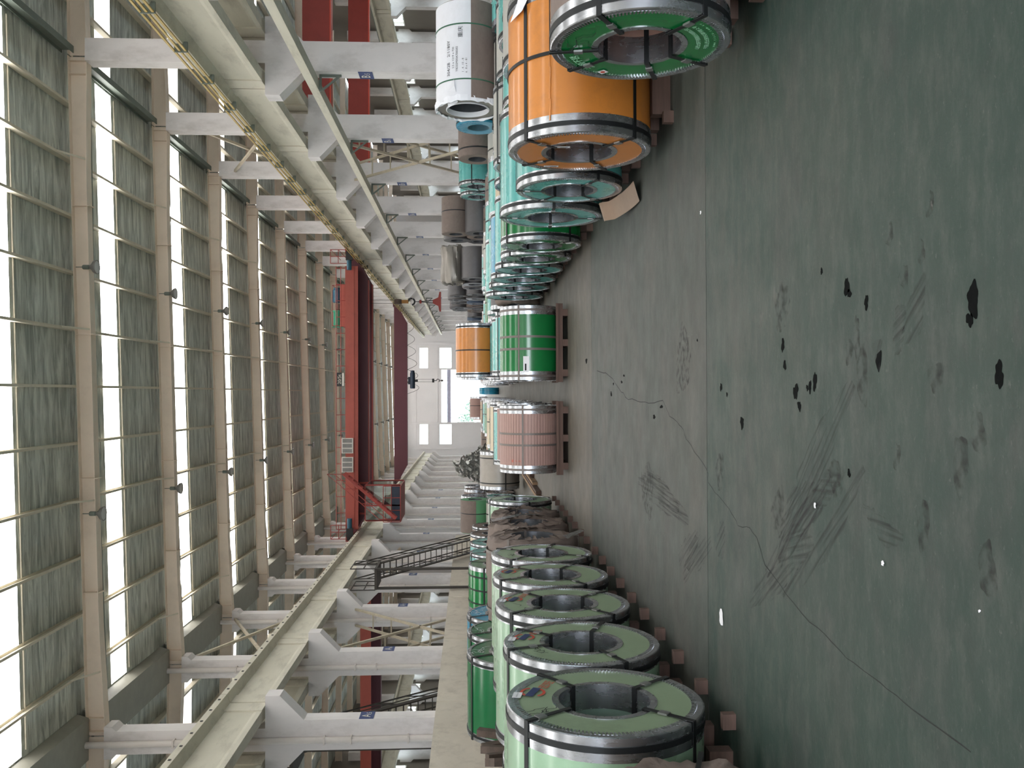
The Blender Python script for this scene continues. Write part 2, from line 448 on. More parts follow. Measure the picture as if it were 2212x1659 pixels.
for i, (px, py, ww, hh) in enumerate([(2037, 438, .05, .035), (1498, 740, .16, .22), (1680, 640, .1, .2), (1650, 690, .1, .2)]):
    blob(px, py, ww, hh, 'wear', seed=80 + i, z=0.0006, name='worn_patch')
marks = [((1690, 1220), (1860, 830), .16), ((1700, 1180), (1790, 1050), .2), ((1665, 1260), (1800, 1010), .12), ((1700, 1300), (1880, 1010), .1),
         ((1960, 725), (2030, 600), .1), ((1945, 735), (1985, 690), .1), ((1915, 800), (1930, 740), .06), ((1380, 1050), (1490, 1120), .22), ((1400, 1040), (1470, 1090), .18),
         ((1470, 1220), (1510, 1150), .2), ((1550, 1190), (1570, 1140), .14), ((1760, 1060), (1830, 1065), .12), ((1690, 1215), (1770, 1195), .16), ((1480, 1260), (1540, 1170), .2),
         ((1630, 1330), (1720, 1210), .12), ((1880, 1120), (1970, 1150), .08)]
for i, (p, q, ww) in enumerate(marks):
    (xa, ya), (xb, yb) = floor_at(*p), floor_at(*q)
    dx, dy = xb - xa, yb - ya; ln = math.hypot(dx, dy); k = 14; vs = []; r = random.Random(i)
    for j in range(k + 1):
        t = j / k; wd = 1.35 * ww * (0.25 + 0.75 * math.sin(PI * min(0.98, max(0.05, t)))) * r.uniform(.8, 1.2); b = 0.05 * math.sin(3 * t + i)
        vs += [(t * ln - ln / 2, -wd / 2 + b, 0), (t * ln - ln / 2, wd / 2 + b, 0)]
    fs = [(2 * j, 2 * j + 2, 2 * j + 3, 2 * j + 1) for j in range(k)]
    MB().add(vs, fs).build('scuff_mark', 'rubber', fl, loc=((xa + xb) / 2, (ya + yb) / 2, 0.001 + 0.0001 * i)).rotation_euler.z = math.atan2(dy, dx)
crk = [(1291, 800), (1312, 806), (1330, 828), (1345, 846), (1352, 860), (1378, 866), (1405, 870), (1436, 868), (1452, 900), (1472, 920), (1482, 940), (1500, 968), (1512, 988), (1532, 1015),
       (1536, 1046), (1556, 1075), (1580, 1102), (1600, 1142), (1628, 1144), (1645, 1180), (1660, 1225), (1690, 1270), (1740, 1335), (1790, 1380), (1840, 1432), (1880, 1462), (1930, 1500), (1990, 1550), (2075, 1612), (2140, 1659)]
vs = []; r = random.Random(5); pts = []
for a, b in zip(crk, crk[1:]):
    for t in (0, .34, .67):
        x, y = floor_at(a[0] + (b[0] - a[0]) * t + r.uniform(-2, 2), a[1] + (b[1] - a[1]) * t + r.uniform(-2.5, 2.5)); pts.append((x, y))
for i, (x, y) in enumerate(pts):
    a = pts[max(0, i - 1)]; b = pts[min(len(pts) - 1, i + 1)]
    dx, dy = b[0] - a[0], b[1] - a[1]; ln = math.hypot(dx, dy) or 1; ww = 0.0022 * (0.7 + y / 8) * r.uniform(.6, 1.3)
    vs += [(x - dy / ln * ww, y + dx / ln * ww, .0012), (x + dy / ln * ww, y - dx / ln * ww, .0012)]
MB().add(vs, [(2 * i, 2 * i + 1, 2 * i + 3, 2 * i + 2) for i in range(len(pts) - 1)]).build('floor_crack', 'crack', fl)

def wall_cells(mb, xs, zs, holes, y0, y1):
    for i in range(len(xs) - 1):
        for j in range(len(zs) - 1):
            cx, cz = (xs[i] + xs[i + 1]) / 2, (zs[j] + zs[j + 1]) / 2
            if any(a < cx < b and c < cz < d for a, b, c, d in holes): continue
            mb.box(xs[i], xs[i + 1], y0, y1, zs[j], zs[j + 1])
# walls -----------------------------------------------------------
HT = 12.6
BD = 7.2, 6.8                     # unseen open gable door behind the camera, made this wide for its daylight
wbk = MB(); wall_cells(wbk, [-27.6, -BD[0], BD[0], 27.6], [0, BD[1], HT], [(-BD[0], BD[0], 0, BD[1])], Y0 - .3, Y0)
struct(wbk.build('wall_back', 'farwall'))
d2 = struct(MB().box(-BD[0] - .15, -BD[0], Y0 - .35, Y0 + .1, 0, BD[1]).build('door_2', 'farwall')); MB().box(BD[0], BD[0] + .15, Y0 - .35, Y0 + .1, 0, BD[1]).build('door_jamb', 'farwall', d2)
struct(MB().box(-90, 90, -160, Y0 - 1.05, -.3, -.05).build('ground', 'asphalt'))
def windowed_wall(name, x, xo, y0, y1, ysets, zsets):
    """long side wall of an outer bay with window openings"""
    mb = MB(); zc = [0] + [z for s in zsets for z in s] + [HT]; yc = [y0] + [y for s in ysets for y in s] + [y1]
    for i in range(0, len(zc), 2): mb.box(min(x, xo), max(x, xo), y0, y1, zc[i], zc[i + 1])
    for za, zb in zsets:
        for i in range(0, len(yc), 2): mb.box(min(x, xo), max(x, xo), yc[i], yc[i + 1], za, zb)
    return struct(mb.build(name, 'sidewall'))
ws = [(y - 2.2 + 3, y + 2.2 + 3) for y in FRAMES[3:-1]]
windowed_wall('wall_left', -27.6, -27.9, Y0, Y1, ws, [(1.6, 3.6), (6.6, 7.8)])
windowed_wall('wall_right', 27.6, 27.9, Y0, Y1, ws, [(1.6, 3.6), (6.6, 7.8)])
wn = 0
for sx in (-1, 1):
    for (ya, yb) in ws:
        for (za, zb) in ((1.6, 3.6), (6.6, 7.8)):
            wn += 1
            f = MB()
            x0, x1 = sorted((sx * 27.58, sx * 27.7))
            f.box(x0, x1, ya, yb, za, za + .08).box(x0, x1, ya, yb, zb - .08, zb)
            for t in (0, .25, .5, .75, 1): yy = ya + (yb - ya - .08) * t; f.box(x0, x1, yy, yy + .08, za, zb)
            fo = struct(f.build('window_%d' % wn, 'panelwhite'))
            MB().box(sx * 27.65 - .004, sx * 27.65 + .004, ya, yb, za, zb).build('pane', 'glass', fo)
# end wall of the hall: door opening, four windows, panel joints
DX0, DX1, DZ = -4.15, 3.55, 6.1
WIN = [(3.66, 6.70, 8.0, 9.3), (3.66, 6.70, 4.6, 6.4), (-7.35, -4.4, 8.0, 9.3), (-7.35, -4.4, 4.6, 6.4)]
we = MB()
holes = WIN + [(DX0, DX1, 0, DZ)]
wall_cells(we, [-27.6, -7.35, -4.4, -4.15, 3.55, 3.66, 6.70, 27.6], [0, 4.6, 6.1, 6.4, 8.0, 9.3, HT], holes, Y1, Y1 + .3)
wall_end = struct(we.build('wall_end', 'farwall'))
for k, x in enumerate((-7.9, -4.27, 3.6, 7.3)): MB().box(x - .14, x + .14, Y1 - .12, Y1, 0, 11.3).build('wall_post', 'farwall', wall_end)
for z in (6.6, 9.7): MB().box(-8.6, 8.6, Y1 - .05, Y1, z, z + .08).build('wall_rail', 'farwall', wall_end)
for (a, b, c, d) in WIN:
    wn += 1
    f = MB()
    f.box(a, b, Y1 + .05, Y1 + .15, c, c + .06).box(a, b, Y1 + .05, Y1 + .15, d - .06, d).box(a, a + .06, Y1 + .05, Y1 + .15, c, d).box(b - .06, b, Y1 + .05, Y1 + .15, c, d)
    fo = struct(f.build('window_%d' % wn, 'panelwhite'))
    MB().box(a, b, Y1 + .09, Y1 + .1, c, d).build('pane', 'glass', fo)
dr = struct(MB().box(DX0, DX1, Y1 + .05, Y1 + .25, 4.72, 5.28).build('door_1', mat('door_rail', (168, 166, 186), .6)))
MB().box(DX0, DX1, Y1 + .1, Y1 + .12, 5.28, DZ).build('transom_pane', 'glass', dr)
MB().box(DX0 - .1, DX0, Y1 - .1, Y1 + .25, 0, DZ).build('door_jamb', 'farwall', dr)
MB().box(DX1, DX1 + .1, Y1 - .1, Y1 + .25, 0, DZ).build('door_jamb', 'farwall', dr)
# low partition wall on the left of the hall, joined by panel seams
lw = struct(MB().box(-8.55, -8.35, Y0, 51.0, 0, 2.68).build('wall_partition', 'plaster'))
for k in range(10): MB().box(-8.35, -8.335, -6.75 + 6 * k - .03 + .25, -6.75 + 6 * k + .03 + .25, 0, 2.68).build('wall_seam', 'plaster', lw)
# yard outside the door
struct(MB().box(-90, 90, Y1 + 1.05, 320, -.3, -.05).build('ground', 'asphalt'))
def tree(x, y, h, label):
    t = thing('tree', label, 'tree', (x, y, -.05))
    MB().tube([(0, 0, 0), (.1, 0, h * .35), (0, .1, h * .55)], .16, 8).build('trunk', 'rust', t)
    mb = MB(); r = random.Random(int(x * 7 + 3))
    for k in range(500):
        a, b, q = r.uniform(0, 6.28), r.uniform(-1, 1), r.uniform(.3, 1) ** .5
        c = Vector((math.cos(a) * math.sqrt(1 - b * b) * h * .32 * q, math.sin(a) * math.sqrt(1 - b * b) * h * .32 * q, h * .66 + b * h * .33 * q))
        n = Vector((r.uniform(-1, 1), r.uniform(-1, 1), r.uniform(-1, 1))).normalized(); p = n.orthogonal().normalized() * .32; s2 = n.cross(p)
        mb.add([c - p - s2 * .5, c + p - s2 * .5, c + p + s2 * .5, c - p + s2 * .5], [(0, 1, 2, 3)])
    o = mb.build('foliage', 'leaf', t); o['kind'] = 'stuff'
tree(-4.6, 152, 4.4, 'green leafy tree outside the open hall door, towards the left jamb')
tree(-2.4, 160, 3.2, 'small leafy bush outside the open hall door, near the middle')

# ceiling ---------------------------------------------------------
PURLX = [0.23 + 1.5 * k for k in range(-6, 6)]
def roof_top(x): return roof_z(x) + RAF + PUR + 0.012
def roof_sheet(mb, xs, ya, yb):
    for a, b in zip(xs, xs[1:]):
        mb.add([(a, ya, roof_top(a)), (b, ya, roof_top(b)), (b, yb, roof_top(b)), (a, yb, roof_top(a)),
                (a, ya, roof_top(a) + .06), (b, ya, roof_top(b) + .06), (b, yb, roof_top(b) + .06), (a, yb, roof_top(a) + .06)],
               [(0, 3, 2, 1), (4, 5, 6, 7), (0, 1, 5, 4), (1, 2, 6, 5), (2, 3, 7, 6), (3, 0, 4, 7)])
S0, S1 = 2.0, 3.08               # skylight strip behind each frame
ce = MB(); cuts = [Y0]
for y in FRAMES: cuts += [y + S0, y + S1]
cuts.append(Y1)
for i in range(0, len(cuts), 2): roof_sheet(ce, [-27.6, -9.0, 9.0, 27.6], cuts[i], cuts[i + 1])
ceiling = struct(ce.build('ceiling', 'foil'))
for y in FRAMES:
    for (xa, xb) in ((-8.3, 9.0), (-27.0, -9.7), (9.3, 27.0)):
        mb = MB(); roof_sheet(mb, [xa, xb], y + S0, y + S1)
        o = mb.build('skylight_panel', 'sky_panel' if xa == -8.3 else 'dim_panel', ceiling)
    for (xa, xb) in ((-9.7, -8.3), (9.0, 9.3), (27.0, 27.6), (-27.6, -27.0)):
        mb = MB(); roof_sheet(mb, [xa, xb], y + S0, y + S1); mb.build('roof_panel', 'foil', ceiling)
pm = MB()
pm.box(-.035, .035, -3, 3, PUR - .012, PUR).box(-.035, -.027, -3, 3, 0.012, PUR - .012).box(-.035, .035, -3, 3, 0, .012)
pme = pm.mesh('purlin', 'purlin')
for yi, y in enumerate(FRAMES[:-1]):
    if y < -2: continue
    for x in PURLX:
        put('purlin', pme, ceiling, (x, y + 3, roof_z(x) + RAF))
for sx in (-1, 1):
    for k in range(10):
        x = sx * (10.6 + 1.6 * k)
        MB().box(-.035, .035, FRAMES[1], Y1, 0, PUR).build('purlin', 'purlin', ceiling, loc=(x, 0, roof_z(x) + RAF))
# thin bright batten beside each skylight
for y in FRAMES[3:]:
    mb = MB(); mb.bar((-8.2, y + S1 + .16, roof_top(-8.2) - .02), (8.9, y + S1 + .16, roof_top(8.9) - .02), .03, .03)
    mb.build('sheet_batten', 'purlin', ceiling)

# rafters ---------------------------------------------------------
def rafter_mesh(x0, x1):
    mb = MB(); n = 12
    def bot(t): h = .09 * min(1, min(t, 1 - t) * 6); return h
    top = []; low = []
    for k in range(n + 1):
        t = k / n; x = x0 + (x1 - x0) * t
        low.append((x, roof_z(x) + bot(t))); top.append((x, roof_z(x) + RAF))
    mb.prism_y(low + top[::-1], -.006, .006)
    for k in range(n):
        (xa, za), (xb, zb) = low[k], low[k + 1]
        mb.prism_y([(xa, za), (xb, zb), (xb, zb + .016), (xa, za + .016)], -.15, .15)
        (xa, za), (xb, zb) = top[k], top[k + 1]
        mb.prism_y([(xa, za - .016), (xb, zb - .016), (xb, zb), (xa, za)], -.15, .15)
    return mb
raf_main = rafter_mesh(-8.98, 8.98); raf_left = rafter_mesh(-27.5, -9.02); raf_right = rafter_mesh(9.02, 27.5)
stiff = MB().box(-.008, .008, -.14, .14, .02, RAF - .02).mesh('stiffener', 'tan')
# boxed rafter: cover plates on both faces give the smooth tan face seen in the hall
me_main = raf_main.mesh('rafter_web', 'tan'); me_l = raf_left.mesh('rafter_web', 'tan'); me_r = raf_right.mesh('rafter_web', 'tan')
bell = MB().lathe_z([(.03, .16), (.05, .15), (.07, .1), (.16, .03), (.185, -.03), (.185, -.05), (.17, -.05), (.15, .02), (.05, .09)], 24).mesh('lamp_shade', 'lamp', 40)
lens = MB().lathe_z([(0.001, -.045), (.17, -.045)], 24).mesh('lamp_lens', 'lampglass')
gear = MB().lathe_z([(.001, .32), (.05, .32), (.06, .3), (.06, .17), (.03, .15)], 16).mesh('lamp_gear', 'darksteel')
arm = MB().tube([(0, 0, .3), (0, 0, .5)], .012, 6).mesh('lamp_stem', 'darksteel')
fcount = 0
for y in FRAMES:
    if y < 15: continue
    vis = y > 20
    for me, lab, gx in ((me_main, 'hall', 0), (me_l, 'left', -18), (me_r, 'right', 18)):
        if gx == 0:
            if vis: label = 'tan steel roof rafter across the hall, %s from the camera' % ORD[fcount]; grp = 'roof rafters of the hall'
            else: label = 'tan steel roof rafter across the hall, just above the frame'; grp = 'roof rafters of the hall'
        else:
            label = 'tan roof rafter over the %s neighbouring bay, %s' % (lab, 'in line with the %s hall rafter' % ORD[fcount] if vis else 'nearest the camera'); grp = 'roof rafters of the %s bay' % lab
        t = thing('roof_rafter', label, 'rafter', (0, y, 0), 0, grp)
        put('rafter_web', me, t)
        if gx == 0:
            for x in (-8.85, -8.5, -5.2, -2.2, 1.6, 5.0, 8.5, 8.85): put('stiffener', stiff, t, (x, 0, roof_z(x)))
            if vis:
                for x in PURLX[1::3]:
                    z = roof_z(x)
                    MB().bar((x, -.12, z + .1), (x + .02, -.95, z + RAF + .05), .05, .006).build('fly_brace', 'purlin', t)
                mb = MB().tube([(-8.4, .17, roof_z(-8.4) + .05), (0, .17, roof_z(0) + .14), (8.4, .17, roof_z(8.4) + .05)], .012, 5); mb.build('conduit', 'darksteel', t)
    if vis:
        for j, x in enumerate((3.35, -3.1)):
            t = thing('high_bay_lamp', 'grey bell lamp under the %s roof rafter, %s' % (ORD[fcount], ('right of the middle', 'left of the middle')[j]), 'lamp', (x, y - .28, roof_z(x) - .13), 0, 'bell lamps under the rafters')
            put('lamp_shade', bell, t); put('lamp_lens', lens, t); put('lamp_gear', gear, t); put('lamp_stem', arm, t)
            MB().bar((0, -.0, .2), (0, .4, .2), .05, .046).build('lamp_bracket', 'purlin', t)
        fcount += 1
# eaves girder at the right column heads, valley gutter at the left ones
t = thing('valley_gutter', 'grey sheet metal valley gutter along the left column heads', 'gutter')
for ya, yb in zip(FRAMES, FRAMES[1:]):
    z = roof_z(-9) + .42
    MB().prism_y([(-8.35, z + .3), (-8.45, z), (-9.55, z), (-9.65, z + .3), (-9.6, z + .3), (-9.52, z + .03), (-8.48, z + .03), (-8.4, z + .3)], ya + .17, yb - .17).build('gutter_length', 'gutter', t)
t = thing('eaves_girder', 'dark green steel girder along the right column heads', 'girder')
for ya, yb in zip(FRAMES, FRAMES[1:]):
    z = roof_z(9) + .22
    MB().box(9.02, 9.2, ya + .17, yb - .17, z + .1, z + .12).box(9.1, 9.12, ya + .17, yb - .17, z + .12, z + .4).box(9.02, 9.2, ya + .17, yb - .17, z + .4, z + .42).build('girder_length', 'darksteel', t)

# columns ---------------------------------------------------------
CORB_Z = 7.16
def column_mesh(sx):
    """x measured outward from the hall for sx = +1 (right row)"""
    mb = MB()
    prof = [(8.6, 0), (9.4, 0), (9.4, 6.15), (10.05, 6.80), (10.05, CORB_Z), (9.4, CORB_Z), (9.4, 11.0), (8.8, 11.0), (8.8, CORB_Z), (7.95, CORB_Z), (7.95, 6.78), (8.6, 6.15)]
    prof = [(sx * x, z) for x, z in prof]
    if sx < 0: prof = prof[::-1]
    mb.prism_y(prof, -.25, .25)
    return mb
col_r = column_mesh(1).mesh('column_shaft', 'concrete'); col_l = column_mesh(-1).mesh('column_shaft', 'concrete')
def head_mesh(sx, flare):
    z1 = roof_z(sx * 9.1); mb = MB()
    if flare: prof = [(8.8, 11.0), (9.4, 11.0), (9.52, 11.12), (9.52, z1), (8.68, z1), (8.68, 11.12)]
    else: prof = [(8.8, 11.0), (9.4, 11.0), (9.4, z1), (8.8, z1)]
    prof = [(sx * x, z) for x, z in prof]
    if sx < 0: prof = prof[::-1]
    return mb.prism_y(prof, -.25, .25).mesh('column_head', 'concrete')
head_r = head_mesh(1, False); head_l = head_mesh(-1, True)
pipe_me = MB().tube([(0, 0, 0), (0, 0, 11.9)], .085, 12).mesh('downpipe', 'pipe', 40)
clip_me = MB().box(-.1, .1, -.1, .1, -.02, .02).mesh('pipe_clip', 'pipe')
plate_r = MB().box(-.012, 0, -.25, .25, -.19, .19).mesh('number_plate', 'sign')
n_vis = 0
for y in FRAMES:
    if y < 15: continue
    vis = y > 20
    for sx in (1, -1):
        side = 'right' if sx > 0 else 'left'
        letter = 'B' if sx > 0 else 'A'
        if vis: lab = 'white concrete crane column on the %s of the hall, %s from the camera' % (side, ORD[n_vis]); grp = 'columns along the %s of the hall' % side
        else: lab = 'white concrete crane column on the %s, just outside the frame' % side; grp = 'columns along the %s of the hall' % side
        t = thing('concrete_column', lab, 'column', (0, y, 0), 0, grp)
        put('column_shaft', col_r if sx > 0 else col_l, t)
        put('column_head', head_r if sx > 0 else head_l, t)
        if sx < 0:
            p = put('downpipe', pipe_me, t, (-9.1, -.34, 0))
            for z in (3.4, 4.9, 5.6, 9.5): put('pipe_clip', clip_me, p, (0, .0, z))
        if vis and n_vis < 10:
            pl = put('number_plate', plate_r, t, (sx * 8.6, 0, 4.52), (0, 0, 0 if sx > 0 else PI))
            mb = MB()
            fr = ((-.016, 0, 0), (0, -1, 0), (0, 0, 1))
            text_into(mb, letter, .34, fr, (-.06, 0)); text_into(mb, str(5 + n_vis), .2, fr, (.13, -.05))
            mb.build('plate_lettering', 'signletter', pl)
    if vis: n_vis += 1
for q_, y in enumerate([y for y in FRAMES if y > 20]):
    for sx in (1, -1):
        t = thing('concrete_column', 'white crane column across the %s neighbouring bay, in line with the %s hall column' % ('right' if sx > 0 else 'left', ORD[q_]), 'column', (sx * 18.0, y, 0), 0, 'outer columns of the %s bay' % ('right' if sx > 0 else 'left'))
        put('column_shaft', col_r if sx > 0 else col_l, t)

# crane runways ---------------------------------------------------
def runway(x_c, inner, label, ya_i=0, bars=False, bolts=False):
    """x_c = rail centre, inner = direction of the bay it serves"""
    t = thing('crane_runway', label, 'crane runway', (x_c, 0, 0))
    B0, B1 = CORB_Z, 8.38
    prof = [(-.15, B0), (.15, B0), (.15, B0 + .12), (.13, B0 + .2), (.13, B1 - .26), (.4, B1 - .16), (.4, B1), (-.4, B1), (-.4, B1 - .16), (-.13, B1 - .26), (-.13, B0 + .2), (-.15, B0 + .12)]
    me = MB().prism_y(prof, -2.985, 2.985).mesh('beam_length', 'beam')
    endb = MB().prism_y([(-.17, B0), (.17, B0), (.17, B1 - .2), (-.17, B1 - .2)], -.28, .28).mesh('end_block', 'beam')
    rail = MB().prism_y([(-.07, B1), (.07, B1), (.07, B1 + .02), (.015, B1 + .04), (.015, B1 + .1), (.04, B1 + .11), (.04, B1 + .15), (-.04, B1 + .15), (-.04, B1 + .11), (-.015, B1 + .1), (-.015, B1 + .04), (-.07, B1 + .02)], -3, 3).mesh('rail', 'darksteel')
    bolt = MB().box(-.03, .01, -.03, .03, -.03, .03).mesh('bolt', 'blackpart')
    for i, y in enumerate(FRAMES[ya_i:-1]):
        put('beam_length', me, t, (0, y + 3, 0)); put('rail', rail, t, (0, y + 3, 0))
        put('end_block', endb, t, (0, y + .31, 0)); put('end_block', endb, t, (0, y + 5.69, 0))
        if bolts and 10 < y < 60:
            for k in range(8): put('bolt', bolt, t, (inner * .405, y + .4 + .74 * k, B1 - .08))
    if bars:
        for k in range(3):
            MB().bar((inner * .56, FRAMES[0], B1 + .04 - .13 * k), (inner * .56, FRAMES[-1], B1 + .04 - .13 * k), .03, .05).build('conductor_bar', 'brass', t)
        hold = MB().box(-.12, .12, -.02, .02, -.28, .02).mesh('bar_holder', 'darksteel')
        for y in FRAMES[0:-1]:
            for q in (0.5, 2.5, 4.5): put('bar_holder', hold, t, (inner * .47, y + q, B1 + .02))
    return t
runway(8.36, -1, 'cream crane runway beam on the right columns, with brass conductor bars', bars=True)
runway(-8.36, 1, 'cream crane runway beam on the left columns, with bolts along its flange', bolts=True)
runway(9.64 + .1, 1, 'crane runway beam on the outer side of the right columns', 1)
runway(-9.74, -1, 'crane runway beam on the outer side of the left columns', 1)
runway(26.36, -1, 'crane runway beam across the right neighbouring bay', 2)
runway(-26.36, 1, 'crane runway beam across the left neighbouring bay', 2)

# cable tray with triangular brackets along the right columns -------
t = thing('cable_tray', 'cream steel cable tray running low along the right columns on brackets', 'cable tray')
MB().prism_y([(8.16, 5.78), (8.46, 5.78), (8.46, 6.0), (8.44, 6.0), (8.44, 5.8), (8.18, 5.8), (8.18, 6.0), (8.16, 6.0)], FRAMES[1], FRAMES[-1]).build('tray_channel', 'beam', t)
for y in FRAMES[3:-1]:
    mb = MB().bar((8.14, y, 5.74), (8.62, y, 5.74), .06, .06).bar((8.57, y, 5.74), (8.57, y, 5.18), .06, .06).bar((8.18, y, 5.70), (8.57, y, 5.22), .05, .05)
    mb.build('tray_bracket', 'darksteel', t)

# cross bracing ---------------------------------------------------
def lattice(p, q, off, parent, bat=True):
    """two flats with battens between"""
    p = Vector(p); q = Vector(q); o = Vector(off)
    MB().bar(p - o, q - o, .08, .09).build('brace_flat', 'bracing', parent); MB().bar(p + o, q + o, .08, .09).build('brace_flat', 'bracing', parent)
    n = 7
    for k in range(1, n):
        c = p.lerp(q, k / n); MB().bar(c - o, c + o, .05, .05).build('brace_batten', 'bracing', parent)
def brace_set(sx, ya, label):
    t = thing('cross_bracing', label, 'bracing', (0, ya, 0))
    x = sx * 9.0
    lattice((x, .25, 6.4), (x, 5.75, .9), (.32, 0, 0), t); lattice((x, .25, .9), (x, 5.75, 6.4), (.32, 0, 0), t)
    MB().bar((x, .25, 8.6), (x, 5.75, 11.2), .09, .09).build('brace_flat', 'bracing', t); MB().bar((x + .1, .25, 11.2), (x + .1, 5.75, 8.6), .09, .09).build('brace_flat', 'bracing', t)
brace_set(1, FRAMES[7], 'cream steel cross bracing between the second and third right columns')
brace_set(-1, FRAMES[7], 'cream steel cross bracing between the second and third left columns')

# stairs ----------------------------------------------------------
def stair(label, loc, rise, run, plat=1.7):
    t = thing('steel_stair', label, 'stair', loc)
    top = Vector((0, 0, rise)); bot = Vector((0, run, 0))
    for s in (-.33, .33):
        o = Vector((s, 0, 0))
        MB().bar(top + o, bot + o, .05, .2).build('stringer', 'stair', t)
        MB().tube([top + o + Vector((0, 0, 1)), bot + o + Vector((0, 0, 1))], .03, 6).build('handrail', 'stair', t)
        MB().tube([top + o + Vector((0, 0, .5)), bot + o + Vector((0, 0, .5))], .02, 6).build('handrail', 'stair', t)
        for k in range(0, 8):
            c = top.lerp(bot, k / 7) + o; MB().tube([c, c + Vector((0, 0, 1))], .022, 6).build('rail_post', 'stair', t)
    n = int(rise / .24)
    tr = MB().box(-.31, .31, -.11, .11, -.015, .015).mesh('tread', 'stair')
    for k in range(1, n): put('tread', tr, t, tuple(top.lerp(bot, k / n)))
    MB().box(-.45, .45, -plat, .05, rise - .16, rise - .06).build('landing', 'stair', t)
    for x in (-.45, .45):
        for z in (.5, 1.05): MB().tube([(x, -plat, rise + z - .1), (x, 0, rise + z - .1)], .025, 6).build('handrail', 'stair', t)
        for yy in (-plat, -plat / 2, 0): MB().tube([(x, yy, rise - .1), (x, yy, rise + .95)], .025, 6).build('rail_post', 'stair', t)
    for x in (-.4, .4): MB().bar((x, -plat + .1, 0), (x, -plat + .1, rise - .16), .1, .1).build('stair_leg', 'stair', t)
    return t
stair('dark steel stair climbing to the left crane runway, in front of the columns', (-7.85, 38.4, 0), 5.9, 8.6)
stair('dark steel stair behind the left columns in the neighbouring bay', (-11.0, 27.6, 0), 7.2, 5.2)

